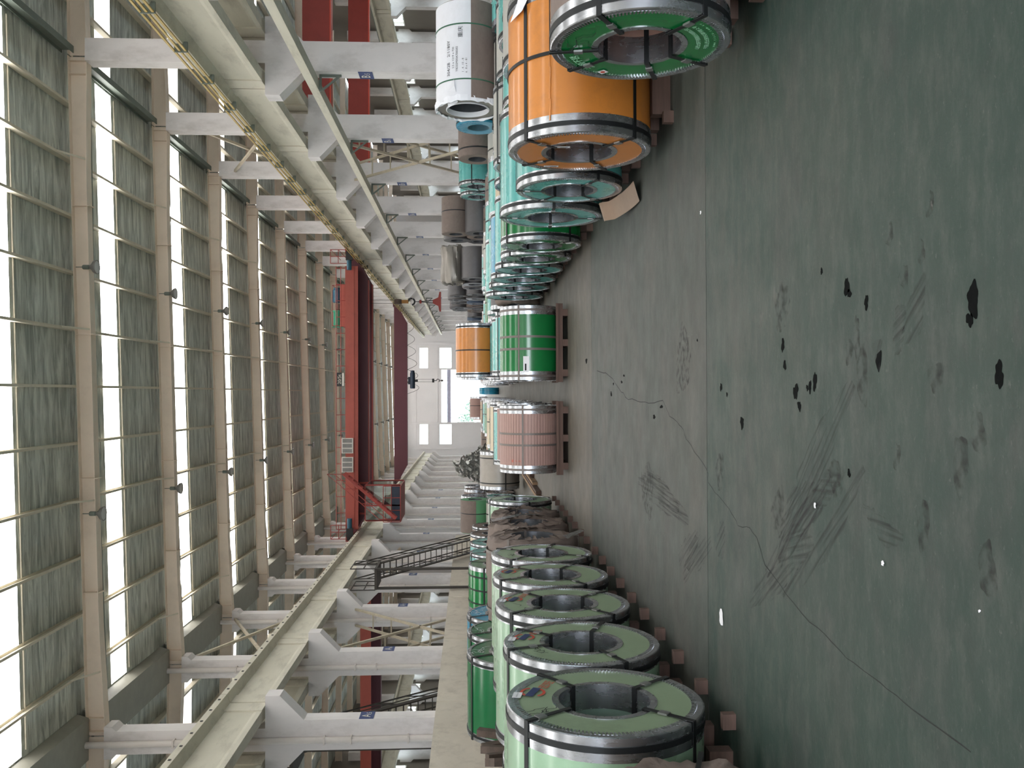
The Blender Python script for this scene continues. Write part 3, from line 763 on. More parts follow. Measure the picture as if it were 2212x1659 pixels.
# cranes ----------------------------------------------------------
def bridge_crane(y, xc, label, colour, full, group=None, hook_x=5.6, z0=8.53, fascia=False):
    t = thing('bridge_crane', label, 'crane', (xc, y, 0), 0, group)
    hw = 8.36
    def girder(yy):
        prof = [(-hw + .2, z0 + .05), (-hw + .2, z0 + .5), (hw - .2, z0 + .5), (hw - .2, z0 + .05), (hw - 1.6, z0 - .72), (-hw + 1.6, z0 - .72)]
        MB().prism_y(prof, yy - .16, yy + .16).build('girder', 'maroon' if full else colour, t)
        MB().box(-hw + 1.6, hw - 1.6, yy - .26, yy + .26, z0 - .75, z0 - .7).build('girder_flange', 'red' if full else ('brightred' if colour == 'red' else colour), t)
    girder(0.3)
    if full: girder(2.2)
    for s in (-1, 1):
        e = MB().box(s * hw - .2, s * hw + .2, -.9, 3.2, z0 + .12, z0 + .5).build('end_truck', colour, t)
        wm = MB().lathe([(-.06, .001), (-.06, .2), (-.045, .22), (-.045, .17), (.045, .17), (.045, .22), (.06, .2), (.06, .001)], 20, False)
        for yy in (-.4, 2.7): wm.build('wheel', 'blackpart', e, 40, (s * hw, yy, z0 + .17))
        MB().box(s * hw - .1, s * hw + .1, -1.1, -.9, z0 + .2, z0 + .4).build('buffer', 'blackpart', e)
    if fascia:
        MB().box(-hw + .5, hw - .5, -.8, -.74, z0 - .2, z0 + .5).build('walkway_fascia', 'fascia', t)
        MB().box(-hw + .5, hw - .5, -.74, .14, z0 - .06, z0).build('walkway', 'red', t)
    if not full: return t
    for s in (-1, 1):
        d = MB().box(s * 8.0 - .25, s * 8.0 + .25, -1.25, -.9, z0 + .05, z0 + .42).build('drive_gearbox', 'blackpart', t)
        MB().lathe([(-.3, .001), (-.3, .14), (.3, .14), (.3, .001)], 16, False).build('drive_motor', 'motorblue', d, 40, (s * 7.5, -1.05, z0 + .25))
    # walkway and rails on the near side
    MB().box(-hw + .5, hw - .9, -.75, .14, z0 - .06, z0 + .0).build('walkway', 'red', t)
    MB().box(-hw + .5, hw - .9, -.8, -.74, z0 - .22, z0 + .52).build('walkway_fascia', 'fascia', t)
    MB().box(-hw + .5, hw - .9, -.83, -.8, z0 + .0, z0 + .06).build('fascia_rib', 'fascia', t)
    for z in (.78, 1.05): MB().tube([(-hw + .5, -.77, z0 + z), (hw - .9, -.77, z0 + z)], .022, 6).build('handrail', 'red', t)
    post = MB().tube([(0, 0, .5), (0, 0, 1.05)], .022, 6).mesh('rail_post', 'red')
    for k in range(17): put('rail_post', post, t, (-hw + .5 + k * 0.95, -.77, z0))
    for s in (-1, 1):
        for z in (.9, 1.35): MB().tube([(s * 7.6, -.9, z0 + z), (s * 8.4, -.9, z0 + z), (s * 8.4, 3, z0 + z)], .022, 6).build('end_rail', 'red', t)
        for q in (7.6, 8.0, 8.4): MB().tube([(s * q, -.9, z0 + .4), (s * q, -.9, z0 + 1.35)], .022, 6).build('rail_post', 'red', t)
    # capacity board
    b = MB().box(.45, 1.25, -.86, -.84, z0 + .56, z0 + 1.0).build('capacity_board', 'blackpart', t)
    mb = MB(); text_into(mb, '20/5t', .27, ((.86, -.866, z0 + .84), (1, 0, 0), (0, 0, 1))); mb.build('board_lettering', 'signletter', b)
    MB().box(.47, 1.23, -.868, -.862, z0 + .58, z0 + .7).build('board_strip', 'panelwhite', b)
    # switch boxes on the walkway
    for x in (-3.0, -4.1):
        bx = MB().box(x - .44, x + .44, -.95, -.55, z0 + .05, z0 + .72).build('resistor_box', 'panelwhite', t)
        for k in range(3): MB().box(x - .4 + .29 * k, x - .18 + .29 * k, -.97, -.95, z0 + .12, z0 + .66).build('louvre', 'lamp', bx)
    # trolley
    tr = MB().box(4.0, 6.5, .1, 2.4, z0 + .62, z0 + .82).build('trolley_frame', 'red', t)
    MB().box(4.0, 6.5, .06, .1, z0 + .55, z0 + .95).build('trolley_side', 'fascia', tr)
    MB().lathe([(-.42, .001), (-.42, .26), (-.36, .3), (.3, .3), (.36, .24), (.46, .22), (.46, .001)], 24, False).build('hoist_motor', 'motorblue', tr, 40, (5.9, .7, z0 + 1.2))
    MB().lathe([(-.16, .001), (-.16, .22), (.16, .22), (.16, .001)], 20, False).build('brake_drum', 'rust', tr, 40, (5.22, .7, z0 + 1.1))
    MB().lathe([(-.5, .001), (-.5, .34), (-.44, .34), (-.44, .27), (.44, .27), (.44, .34), (.5, .34), (.5, .001)], 24, False).build('rope_drum', 'motorgreen', tr, 40, (4.5, .8, z0 + 1.18))
    for x in (4.05, 6.45):
        for z in (.9, 1.4): MB().tube([(x, .1, z0 + z), (x, 2.4, z0 + z)], .02, 6).build('trolley_rail', 'red', tr)
        MB().tube([(x, .1, z0 + .8), (x, .1, z0 + 1.4)], .02, 6).build('trolley_rail', 'red', tr)
    for z in (1.1, 1.4): MB().tube([(4.05, .1, z0 + z), (6.45, .1, z0 + z)], .016, 6).build('trolley_rail', 'red', tr)
    # cab hung from the left end
    cx0, cx1, cz0, cz1 = -7.15, -5.15, 5.75, 7.7
    cab = MB().box(cx0, cx1, -2.3, .3, cz0 - .06, cz0).build('cab_floor', 'red', t)
    MB().box(cx0, cx1, -2.3, .3, cz1, cz1 + .06).build('cab_roof', 'red', t)
    for (x, yy) in ((cx0, -2.3), (cx1, -2.3), (cx0, .26), (cx1, .26), (-6.3, -2.3)):
        MB().box(x - .04, x + .04, yy, yy + .08, cz0, cz1).build('cab_post', 'red', t)
    MB().box(cx0, cx1, -2.3, -2.26, cz0, cz0 + .5).build('cab_panel', 'hoistblue', t)
    MB().box(cx0, cx1, -2.28, -2.27, cz0 + .5, cz1).build('cab_pane', 'cabglass', t)
    MB().box(cx0, cx0 + .03, -2.3, .3, cz0, cz1).build('cab_panel', 'motorblue', t)
    MB().box(cx1 - .02, cx1 - .01, -2.2, .2, cz0 + .4, cz1).build('cab_pane', 'cabglass', t)
    for x in (cx0 + .1, cx1 - .1): MB().box(x - .05, x + .05, -.1, .1, cz1 + .06, z0 - .2).build('cab_hanger', 'red', t)
    MB().box(-6.4, -5.9, -1.4, -.9, cz0, cz0 + 1.0).build('operator_seat', 'hoistblue', t)
    st = MB().bar((-4.5, -2.4, z0 + .4), (-6.9, -3.5, 5.9), .07, .16).build('cab_stair', 'red', t)
    MB().bar((-4.5, -1.8, z0 + .4), (-6.9, -2.98, 5.9), .07, .16).build('stair_stringer', 'red', st)
    for k in range(1, 11):
        q = k / 11; c = Vector((-4.5, -2.1, z0 + .4)).lerp(Vector((-6.9, -3.24, 5.9)), q); MB().box(c.x - .1, c.x + .1, c.y - .26, c.y + .26, c.z - .012, c.z + .012).build('stair_tread', 'red', st)
    for z in (.5, .9): MB().tube([(-4.5, -2.45, z0 + .4 + z), (-6.9, -3.55, 5.9 + z)], .02, 6).build('stair_rail', 'red', st)
    for q in (0, .33, .66, 1):
        c = Vector((-4.5, -2.45, z0 + .4)).lerp(Vector((-6.9, -3.55, 5.9)), q); MB().tube([c, c + Vector((0, 0, .9))], .02, 6).build('stair_rail', 'red', st)
    for (a, b, c, d) in ((cx0, -6.3, cz0 - .0, cz0 + .9),):
        for z in (.45, .9): MB().tube([(cx0, -2.9, cz0 + z), (cx1, -2.9, cz0 + z)], .022, 6).build('cab_rail', 'red', t)
        for x in (cx0, -6.5, -5.8, cx1): MB().tube([(x, -2.9, cz0 - .03), (x, -2.9, cz0 + .9)], .022, 6).build('cab_rail', 'red', t)
    MB().box(cx0, cx1, -2.95, -2.3, cz0 - .08, cz0 - .03).build('cab_ledge', 'red', t)
    # ropes, hook block, hook and lifting clamp
    for s in (-.1, .1): MB().tube([(hook_x + s, 1.2, 6.3), (hook_x + s, 1.2, z0 + .7)], .012, 6).build('wire_rope', 'blackpart', t)
    hb = MB().lathe([(-.14, .001), (-.14, .2), (-.1, .24), (.1, .24), (.14, .2), (.14, .001)], 20, False).build('hook_block', 'rust', t, 40, (hook_x, 1.2, 6.15))
    MB().box(-.1, .1, -.1, .1, -.62, -.1).build('hook_shank', mat('hook_yellow', (150, 104, 44), .6), hb)
    MB().tube([(0, 0, -.6)] + [(.2 * math.sin(a), 0, -.8 + .2 * math.cos(a)) for a in [R(q) for q in range(0, 280, 20)]], .055, 8).build('hook', 'blackpart', hb, 60)
    return t
bridge_crane(51.2, 0, 'red double girder bridge crane with a cab hung at its left end', 'red', True)
lc = thing('lifting_clamp', 'red triangular lifting clamp hung from the crane hook by chains', 'clamp', (5.6, 52.4, 3.55))
MB().prism_y([(-.6, .0), (.6, 0), (.6, .1), (.26, .17), (.1, .5), (-.1, .5), (-.26, .17), (-.6, .1)], -.08, .08).build('clamp_plate', 'red', lc)
for s in (-.08, .08): MB().tube([(s, 0, .45), (0, 0, 1.4), (0, 0, 1.62)], .025, 6).build('chain_leg', 'blackpart', lc)
MB().lathe_z([(.001, -.08), (.1, -.06), (.12, 0), (.1, .06), (.001, .08)], 16, (0, 0, 1.25)).build('swivel', 'red', lc)
bridge_crane(81.5, 0, 'dark maroon single girder crane far down the hall with an electric hoist', 'maroon', False)
eh = thing('electric_hoist', 'dark blue electric hoist hung under the maroon crane girder', 'hoist', (1.25, 81.8, 7.0))
MB().lathe([(-.75, .001), (-.75, .2), (-.68, .24), (.7, .24), (.75, .2), (.95, .18), (.98, .001)], 24, False).build('hoist_body', 'hoistblue', eh, 40, (0, 0, .3))
MB().box(-.35, .35, -.12, .12, .5, .72).build('hoist_trolley', 'hoistblue', eh)
for s in (-.2, .2): MB().box(s - .04, s + .04, -.2, .2, .6, .78).build('trolley_wheel', 'blackpart', eh)
MB().box(-.12, .12, -.1, .1, -.2, .1).build('rope_guide', 'blackpart', eh)
for s in (-.12, .12): MB().tube([(s, 0, -.2), (s, 0, -1.6)], .015, 6).build('wire_rope', 'blackpart', eh)
MB().box(-.18, .18, -.1, .1, -1.75, -1.55).build('hook_block', 'blackpart', eh)
MB().tube([(0, 0, -1.7), (0, 0, -1.95)] + [(.14 * math.sin(a), 0, -2.1 + .14 * math.cos(a)) for a in [R(q) for q in range(0, 270, 30)]], .04, 6).build('hook', 'blackpart', eh)
MB().tube([(0, 0, -2.2), (0, 0, -2.45), (.0, 0, -3.0)], .03, 6).build('sling_chain', 'blackpart', eh)
MB().box(-.1, .1, -.1, .1, -2.6, -2.4).build('chain_link', 'rust', eh)
fc = thing('festoon_cable', 'black festoon cable looped under the maroon crane girder', 'cable', (0, 81.76, 7.79))
for k in range(6):
    a = 6.9 - k * 1.15
    pts = [(a - 1.15 * q / 10, 0, -(.25 + .5 * k / 5 + .35) * math.sin(PI * q / 10)) for q in range(11)]
    MB().tube(pts, .02, 6).build('cable_loop', 'blackpart', fc)
bridge_crane(37.5, 18.1, 'red crane girder in the right neighbouring bay, nearer one', 'red', False)
bridge_crane(51.5, 18.1, 'red crane girder in the right neighbouring bay, farther one with a black character', 'red', False)
mb = MB(); text_into(mb, '炼', .55, ((10.6, 51.63, 8.35), (1, 0, 0), (0, 0, 1)))
tag(mb.build('girder_lettering', 'ink'), 'black painted character on the farther red girder of the right bay', 'lettering')
bridge_crane(57.5, -18.1, 'red crane girder in the left neighbouring bay', 'maroon', False, fascia=True)

# ------------------------------------------------------------------ coils
RU, WU, RI = 0.6, 1.2, 0.282
def wrap_mat(style):
    S = {
     'pale green': ((142, 172, 144), .28, .05, (104, 122, 98), .3),
     'shaded_green': ((132, 150, 122), .45, .08, (84, 98, 80), .5),  # aisle faces: the pale green wrap with its shade put into the colour
     'green': ((8, 112, 54), .22, .06, (30, 90, 60), .3),
     'dark green': ((22, 104, 60), .25, .06, (30, 70, 46), .3),
     'orange': ((192, 120, 50), .36, .07, (128, 84, 50), .55),
     'teal': ((88, 166, 162), .28, .06, (70, 120, 112), .3),
     'blue': ((36, 140, 176), .28, .06, (30, 90, 120), .25),
     'pink': ((162, 130, 122), .55, .05, (150, 110, 104), .3),
     'beige': ((200, 184, 160), .55, .05, (150, 136, 116), .3),
     'grey': ((170, 168, 162), .5, .06, (120, 116, 108), .35),
     'brown': ((118, 104, 97), .75, .15, (88, 74, 68), .5),
     'dark steel': ((92, 90, 92), .42, .1, (66, 60, 56), .5),
     'silver': ((144, 138, 132), .4, .1, (120, 114, 108), .5),
     'white': ((226, 226, 232), .65, .03, (190, 188, 190), .3),
     'dusty green': ((84, 140, 100), .55, .1, (110, 110, 96), .5),
     'dark blue': ((66, 82, 104), .5, .1, (50, 54, 60), .4),
    }[style]
    return mat('wrap ' + style, S[0], S[1], 0.0 if style not in ('dark steel', 'silver') else .6, var=S[2], scale=2.0, dirt=S[3], dirt_amt=S[4],
               dirt_scale=2.2, rand=.1, bump=.035 if style not in ('brown', 'white') else .5, bump_scale=2.2 if style != 'brown' else 7, coat=.25 if S[1] < .4 else 0, rough_var=.05)
CACHE = {}
def me_for(key, fn):
    if key not in CACHE: CACHE[key] = fn()
    return CACHE[key]
H = WU / 2
def strap_loop(width, r_out, r_in, x):
    """closed steel band through the bore: along the outside, down both faces, back through the bore"""
    mb = MB(); th = .004; a = width / 2
    loop_o = [(-x - th, r_out + th), (x + th, r_out + th), (x + th, r_in - th), (-x - th, r_in - th)]
    loop_i = [(-x, r_out), (x, r_out), (x, r_in), (-x, r_in)]
    vs = []
    for (px, pr), (qx, qr) in zip(loop_o, loop_i): vs += [(px, -a, pr), (px, a, pr), (qx, a, qr), (qx, -a, qr)]
    fs = []
    for i in range(4):
        j = (i + 1) % 4
        for k in range(4): fs.append((4 * i + k, 4 * i + (k + 1) % 4, 4 * j + (k + 1) % 4, 4 * j + k))
    return mb.add(vs, fs)
def ring(x0, x1, r, th, n=56): return MB().lathe([(x0, r), (x1, r), (x1, r + th), (x0, r + th)], n)
LOOKS = {'pale green': 'pale green', 'green': 'bright green', 'dark green': 'dark green', 'orange': 'orange', 'teal': 'teal', 'blue': 'blue', 'pink': 'pink ribbed',
         'beige': 'beige', 'grey': 'grey', 'brown': 'brown paper', 'dark steel': 'dark steel', 'silver': 'silvery', 'white': 'white', 'dark blue': 'dark blue', 'dusty green': 'dusty green'}
def coil(style, xf, side, y, r, width, zb, label, detail=2, face=None, group=None, straps=4, phase=None, band=1, metal=True, rough_shape=0.0, rz=0.0, core='core', strapmat='strap', seed=0, wide_band=False, angles=None, ri=0.282):
    RI = ri
    if core == 'core' and style in ('pale green', 'orange', 'teal', 'green', 'dark green', 'blue'): core = mat('bore ' + style, {'pale green': (126, 150, 138), 'orange': (176, 112, 52), 'teal': (104, 140, 146), 'green': (120, 132, 130), 'dark green': (96, 120, 108), 'blue': (90, 124, 140)}[style], .4, .25, var=.06, scale=3)
    """xf = X of the face towards the aisle; side = +1 for a coil right of the aisle (it runs on to +X), -1 for left; y = distance; zb = height of its lowest point"""
    xc = xf + side * width / 2
    t = thing('steel_coil', label, 'coil', (xc, y, zb), rz, group)
    s = r / RU; t.scale = (width / WU, s, s)
    n = {3: 96, 2: 64, 1: 40}[detail]
    fm = wrap_mat(face or style); wm = wrap_mat(style); c0 = (0, 0, RU)
    eb = .1 if not wide_band else .14
    r0 = random.Random(seed * 31 + int(y * 100) + int(xf * 7))
    if phase is None: phase = r0.uniform(0, PI / 2)
    if rough_shape > 0:
        ph = [r0.uniform(0, 6.28) for _ in range(8)]
        def wob(a, i):
            q = rough_shape * (.5 * math.sin(3 * a + ph[0] + i) + .5 * math.sin(7 * a + ph[1] + 2 * i) + .4 * math.sin(13 * a + ph[2] + i * 1.7) + .3 * math.sin(29 * a + ph[3] + i))
            return (q * .8 if i in (0, 1, 2, 9, 10, 11) else 0, q * (.25 if i in (0, 11) else 1) - rough_shape)
        prof = [(-H + .02, RI + .02), (-H - .01, .42), (-H + .0, .55), (-H + .05, RU), (-H * .66, RU), (-H * .33, RU), (H * .33, RU), (H * .66, RU), (H - .05, RU), (H, .55), (H + .01, .42), (H - .02, RI + .02)]
        put('wrap', MB().lathe(prof, n, False, wob).mesh('wrap', wm, 50), t, c0, (phase, 0, 0))
    else:
        if style == 'pink':
            def slat():
                mb = MB(); k = 62
                vs = []; prof = []
                for i in range(k):
                    for da, dr in ((-.43, 0), (.43, 0), (.46, -.016), (.5, -.016), (.54, -.016)):
                        a = 2 * PI * (i + .5 + da) / k; prof.append(((RU + dr - .002) * math.cos(a), (RU + dr - .002) * math.sin(a)))
                mb2 = MB(); m = len(prof)
                vs = [(-H + .01, p, q) for p, q in prof] + [(H - .01, p, q) for p, q in prof]
                return mb2.add(vs, [(i, (i + 1) % m, (i + 1) % m + m, i + m) for i in range(m)]).mesh('wrap', wm, 30)
            put('wrap', me_for(('slat', style), slat), t, c0)
        else:
            put('wrap', me_for(('wrap', style, n, metal), lambda: MB().lathe([(-H + .004, RU - .03), (-H + .012, RU - .002), (-H + .1, RU - .002), (H - .1, RU - .002), (H - .012, RU - .002), (H - .004, RU - .03)], n, False).mesh('wrap', wm, 40)), t, c0)
        put('face_cover', me_for(('face', face or style, n, ri), lambda: MB().lathe([(-H, RI + .02), (-H - .003, .44), (-H, RU - .02), (-H + .02, RU - .02), (-H + .02, RI + .02)], n).mesh('face_cover', fm, 40)), t, c0)
        put('face_cover', me_for(('faceb', face or style, n, ri), lambda: MB().lathe([(H, RI + .02), (H + .003, .44), (H, RU - .02), (H - .02, RU - .02), (H - .02, RI + .02)], n).mesh('face_cover', fm, 40)), t, c0)
    put('core', me_for(('core', str(core if isinstance(core, str) else core.name), n, ri), lambda: MB().lathe([(-H + .004, RI), (H - .004, RI), (H - .004, RI + .03), (-H + .004, RI + .03)], n).mesh('core', core, 40)), t, c0)
    if metal and rough_shape == 0:
        for sg in (-1, 1):
            put('edge_band', me_for(('edge', sg, n, eb), lambda: MB().lathe([(sg * (H - eb), RU), (sg * (H + .002), RU + .001), (sg * (H + .007), RU - .006), (sg * (H + .007), RU - .045), (sg * (H - .001), RU - .045), (sg * (H - .006), RU - .007), (sg * (H - eb), RU - .003)], n).mesh('edge_band', 'galv', 35)), t, c0)
            put('core_band', me_for(('coreb', sg, n, ri), lambda: MB().lathe([(sg * (H + .005), RI + .04), (sg * (H + .005), RI - .002), (sg * (H - .16), RI - .004), (sg * (H - .16), RI + .004), (sg * (H - .006), RI + .006), (sg * (H - .006), RI + .04)], n).mesh('core_band', 'galv', 35)), t, c0)
        if detail == 3:
            sg = -side
            def teeth():
                mb = MB(); k = 150
                for i in range(k):
                    a0 = 2 * PI * i / k; a1 = a0 + 2 * PI / k * .5; ra, rb = RU - .074, RU - .04
                    q = lambda a, rr, xx: (sg * xx, rr * math.cos(a), rr * math.sin(a))
                    am = a0 - .012; bm = a1 - .012
                    mb.add([q(a0, rb, H + .008), q(a1, rb, H + .008), q(bm, ra, H + .009), q(am, ra, H + .009), q(a0, rb, H), q(a1, rb, H), q(bm, ra, H), q(am, ra, H)],
                           [(0, 1, 2, 3), (0, 4, 5, 1), (1, 5, 6, 2), (2, 6, 7, 3), (3, 7, 4, 0)])
                return mb.mesh('crimped_teeth', 'galv')
            o = put('crimped_teeth', me_for(('teeth', sg), teeth), t, c0); o['kind'] = 'stuff'
    sw = .034
    if straps and detail >= 2:
        al = [(R(90 - q) if side > 0 else R(q - 90)) for q in angles] if angles else [phase + 2 * PI * k / straps + r0.uniform(-.12, .12) for k in range(straps)]
        for a in al:
            st = put('strap', me_for(('strap', strapmat, ri), lambda: strap_loop(sw, RU + .004, RI - .006, H + .011).mesh('strap', strapmat)), t, c0, (a, 0, 0))
            if detail == 3:
                rr = r0.uniform(.38, .5)
                put('strap_seal', me_for(('seal', side), lambda: MB().box(-.006, .006, -.024, .024, -.03, .03).mesh('strap_seal', 'seal')), st, (-side * (H + .015), 0, rr))
    if band and detail >= 2:
        xs = [-H + .065, H - .065] if band == 1 else ([-H + .065, H - .065, -.1, .1] if band == 2 else ([-H + .2, H - .2] if band == 3 else [-.35, .0, .35]))
        for x in xs: put('band_strap', me_for(('ring', round(x, 3), strapmat), lambda: ring(x - .018, x + .018, RU + .002, .005).mesh('band_strap', strapmat, 40)), t, c0)
    elif band and detail == 1:
        x = 0.12; put('band_strap', me_for(('ring1', strapmat), lambda: ring(x - .016, x + .016, RU + .002, .005, 40).mesh('band_strap', strapmat, 40)), t, c0)
    return t
def face_frame(side):
    """drawing frame on the aisle face of a coil, in its own units: right, up as seen from the aisle"""
    return ((-side * (H + .0095), 0, RU), (0, -side, 0), (0, 0, 1))
def on_face(t, side, name, fn, m, lift=0.0):
    fr = face_frame(side); mb = MB(); fn(mb, ((fr[0][0] - side * lift, 0, RU), fr[1], fr[2])); return mb.build(name, m, t)
def quad_on(mb, fr, cx, cy, ww, hh, ang=0):
    o, r_, u_ = [Vector(q) for q in fr]; ca, sa = math.cos(ang), math.sin(ang); vs = []
    for a, b in ((-1, -1), (1, -1), (1, 1), (-1, 1)):
        x, y = a * ww / 2, b * hh / 2; x, y = x * ca - y * sa + cx, x * sa + y * ca + cy; vs.append(o + r_ * x + u_ * y)
    mb.add(vs, [(0, 1, 2, 3)])
def arc_on(mb, fr, cx, cy, ra, rb, a0, a1, n=16):
    o, r_, u_ = [Vector(q) for q in fr]; vs = []
    for k in range(n + 1):
        a = a0 + (a1 - a0) * k / n
        for q in (ra, rb): vs.append(o + r_ * (cx + q * math.cos(a)) + u_ * (cy + q * math.sin(a)))
    mb.add(vs, [(2 * k, 2 * k + 1, 2 * k + 3, 2 * k + 2) for k in range(n)])
def arc_text(mb, fr, s, rad, size, a_mid, step, inward=True):
    n = len(s)
    for i, ch in enumerate(s):
        if ch == ' ': continue
        if inward: a = a_mid + (i - (n - 1) / 2) * step; rot = a + PI / 2     # tops towards the centre: runs anticlockwise along the bottom
        else: a = a_mid - (i - (n - 1) / 2) * step; rot = a - PI / 2
        text_into(mb, ch, size, fr, (rad * math.cos(a), rad * math.sin(a)), rot)
def scribble(mb, fr, cx, cy, sc_, seed, n=3):
    r = random.Random(seed); o, r_, u_ = [Vector(q) for q in fr]
    for k in range(n):
        pts = []; x, y = cx + r.uniform(-1, 1) * sc_, cy + r.uniform(-1, 1) * sc_ * .5; a = r.uniform(0, 6.28)
        for j in range(7):
            pts.append((x, y)); a += r.uniform(-1.4, 1.4); x += math.cos(a) * sc_ * .35; y += math.sin(a) * sc_ * .3
        vs = []
        for i, (px, py) in enumerate(pts):
            q = pts[min(i + 1, 6)]; p = pts[max(i - 1, 0)]; dx, dy = q[0] - p[0], q[1] - p[1]; ln = math.hypot(dx, dy) or 1
            for sgn in (1, -1): vs.append(o + r_ * (px - dy / ln * .003 * sgn) + u_ * (py + dx / ln * .003 * sgn))
        mb.add(vs, [(2 * i, 2 * i + 1, 2 * i + 3, 2 * i + 2) for i in range(6)])
skid_me = MB().box(-.26, .5, -.05, .05, 0, .155).mesh('bearer', 'timber')
blk_me = MB().box(-.05, .05, -.03, .03, 0, .085).mesh('chock', 'timber')
def skid(xf, side, y, width, label, group, out=.06):
    t = thing('timber_skid', label, 'skid', (xf + side * (width / 2 - out), y, 0), 0, group)
    for s in (-.22, .22):
        b = put('bearer', skid_me, t, (0, s, 0)); b.scale = (width / 1.1, 1, 1); b.rotation_euler.z = 0 if side > 0 else PI
    for s in (-.33, .33):
        put('chock', blk_me, t, (-side * (width * .5 - (.10 if side < 0 else .26)), s + .03 * math.sin(y * 9), 0))
    return t
ZB = .128
# front row on the left -------------------------------------------------
XL, XR = -2.09, 2.12
def lrow_face_marks(t, k, lab=True, logo=True, lx=.14, ly=.43):
    if logo:
        def red(mb, fr):
            arc_on(mb, fr, lx, ly, .062, .08, R(10), R(140)); arc_on(mb, fr, lx, ly, .062, .08, R(200), R(325))
        on_face(t, -1, 'logo_ring', red, 'inkred'); on_face(t, -1, 'logo_bar', lambda mb, fr: quad_on(mb, fr, lx, ly, .16, .05, R(-24)), 'inkblue', .001)
        on_face(t, -1, 'printed_lettering', lambda mb, fr: text_into(mb, '宏旺', .075, fr, (lx + .13, ly - .10), R(-28)), 'inkred')
    if lab:
        lb = on_face(t, -1, 'paper_label', lambda mb, fr: quad_on(mb, fr, lx - .05, ly + .1, .1, .055, R(-12)), 'paper', .001)
        o = on_face(t, -1, 'label_print', lambda mb, fr: text_into(mb, '304 2B 1219', .014, fr, (lx - .05, ly + .1), R(-12)), 'ink', .002)
        o.parent = lb
    on_face(t, -1, 'chalk_note', lambda mb, fr: scribble(mb, fr, -.18, .36, .07, k, 4), 'ink')
ll = ['nearest one with paper label', 'second one along', 'third one along', 'fourth one along', 'fifth and last one']
for k, (y, r) in enumerate(((5.84, .665), (7.20, .65), (8.55, .665), (9.9, .66), (11.24, .655))):
    t = coil('pale green', XL, -1, y, r, 1.28, ZB + .012, 'pale green coil in the left front row, ' + ll[k], 3, face='shaded_green', angles=((37, -52, 124, -131), (52, -25, 108, -155), (40, -48, 128, -140), (46, -30, 118, -150), (60, -20, 140, -120))[k], seed=k, group='pale green coils of the left front row', wide_band=(k == 0))
    lrow_face_marks(t, k, k in (0, 1, 2), k < 4)
    skid(XL, -1, y, 1.2, 'brown timber skid under the %s pale green coil on the left' % ORD[k], 'timber skids of the left row')
# nearest of all on the left: only its crown shows at the frame's edge
coil('brown', XL, -1, 4.46, .5, 1.2, .05, 'brown crumple-wrapped coil nearest the camera, mostly cut off', 2, rough_shape=.025, band=0, straps=4, seed=3)
# further left front row
brow = [('brown', 12.72, .68, 'brown torn-paper coil right behind the five pale green ones', .02), ('brown', 14.15, .67, 'brown crumple-wrapped coil with a loose silver strip', .03),
        ('brown', 15.52, .64, 'brown crumpled coil in front of the green-faced silver-rimmed one', .035)]
for k, (st, y, r, lab, rs) in enumerate(brow):
    t = coil(st, XL - .02 * k, -1, y, r, 1.25, ZB, lab, 2, rough_shape=rs, band=3 if k == 0 else 0, straps=3, strapmat='strapgrey', seed=20 + k)
    # loose paper flaps round the mouth of the bore
    def flaps(mb, fr, kk=k):
        rr = random.Random(kk + 5); o, a_, b_ = [Vector(q) for q in fr]; nn = o.x / abs(o.x)
        for j in range(30):
            a = rr.uniform(0, 6.28); q0, q1 = rr.uniform(.29, .4), rr.uniform(.42, .57); da = rr.uniform(.05, .13)
            P = lambda ang, rad, lift: o + a_ * (rad * math.cos(ang)) + b_ * (rad * math.sin(ang)) + Vector((nn * lift, 0, 0))
            mb.add([P(a - da, q1, .0), P(a + da, q1, .0), P(a + da * .6, q0, rr.uniform(.01, .04)), P(a - da * .6, q0, rr.uniform(.01, .05))], [(0, 1, 2, 3)])
    o = on_face(t, -1, 'paper_flaps', flaps, wrap_mat('brown')); o['kind'] = 'stuff'
t = thing('loose_strip', 'bent silver edge strip leaning on the brown coils', 'strip', (XL + .03, 13.9, .95))
MB().add([(0, -.05, .42), (.02, .05, .46), (.05, .42, -.0), (.04, .34, -.06), (0, .75, -.38), (0, .68, -.43)], [(0, 1, 2, 3), (3, 2, 4, 5)]).build('strip_bend', 'galv', t)
t = thing('loose_strip', 'silver edge strip bent round the foot of the brown torn-paper coil', 'strip', (XL + .04, 12.6, .4))
MB().add([(0, -.5, -.05), (.03, -.44, .02), (.08, -.2, -.26), (.07, -.26, -.32)], [(0, 1, 2, 3)]).build('strip_bend', 'galv', t)
for k, (y, lab) in enumerate(((12.72, 'torn-paper brown'), (14.15, 'middle crumpled brown'), (15.52, 'last crumpled brown'), (17.0, 'green-faced'))):
    skid(XL, -1, y, 1.2, 'brown timber skid under the %s coil on the left' % lab, 'timber skids of the left row')
coil('pale green', XL, -1, 17.0, .625, 1.22, ZB, 'dull green-faced coil with a silver rim, after the brown coils', 2, phase=R(20))
for k, y in enumerate((18.35, 19.7)):
    coil(('pink', 'beige')[k], XL - .55, -1, y, .6, 1.2, .0, '%s coil set back behind the dull green-faced coil' % ('pink ribbed', 'beige paper')[k], 2)
coil('silver', -1.9, -1, 28.4, .655, 1.22, .135, 'bare silvery coil with black straps standing beyond the row of timbers', 2, straps=4, band=3, phase=.2)
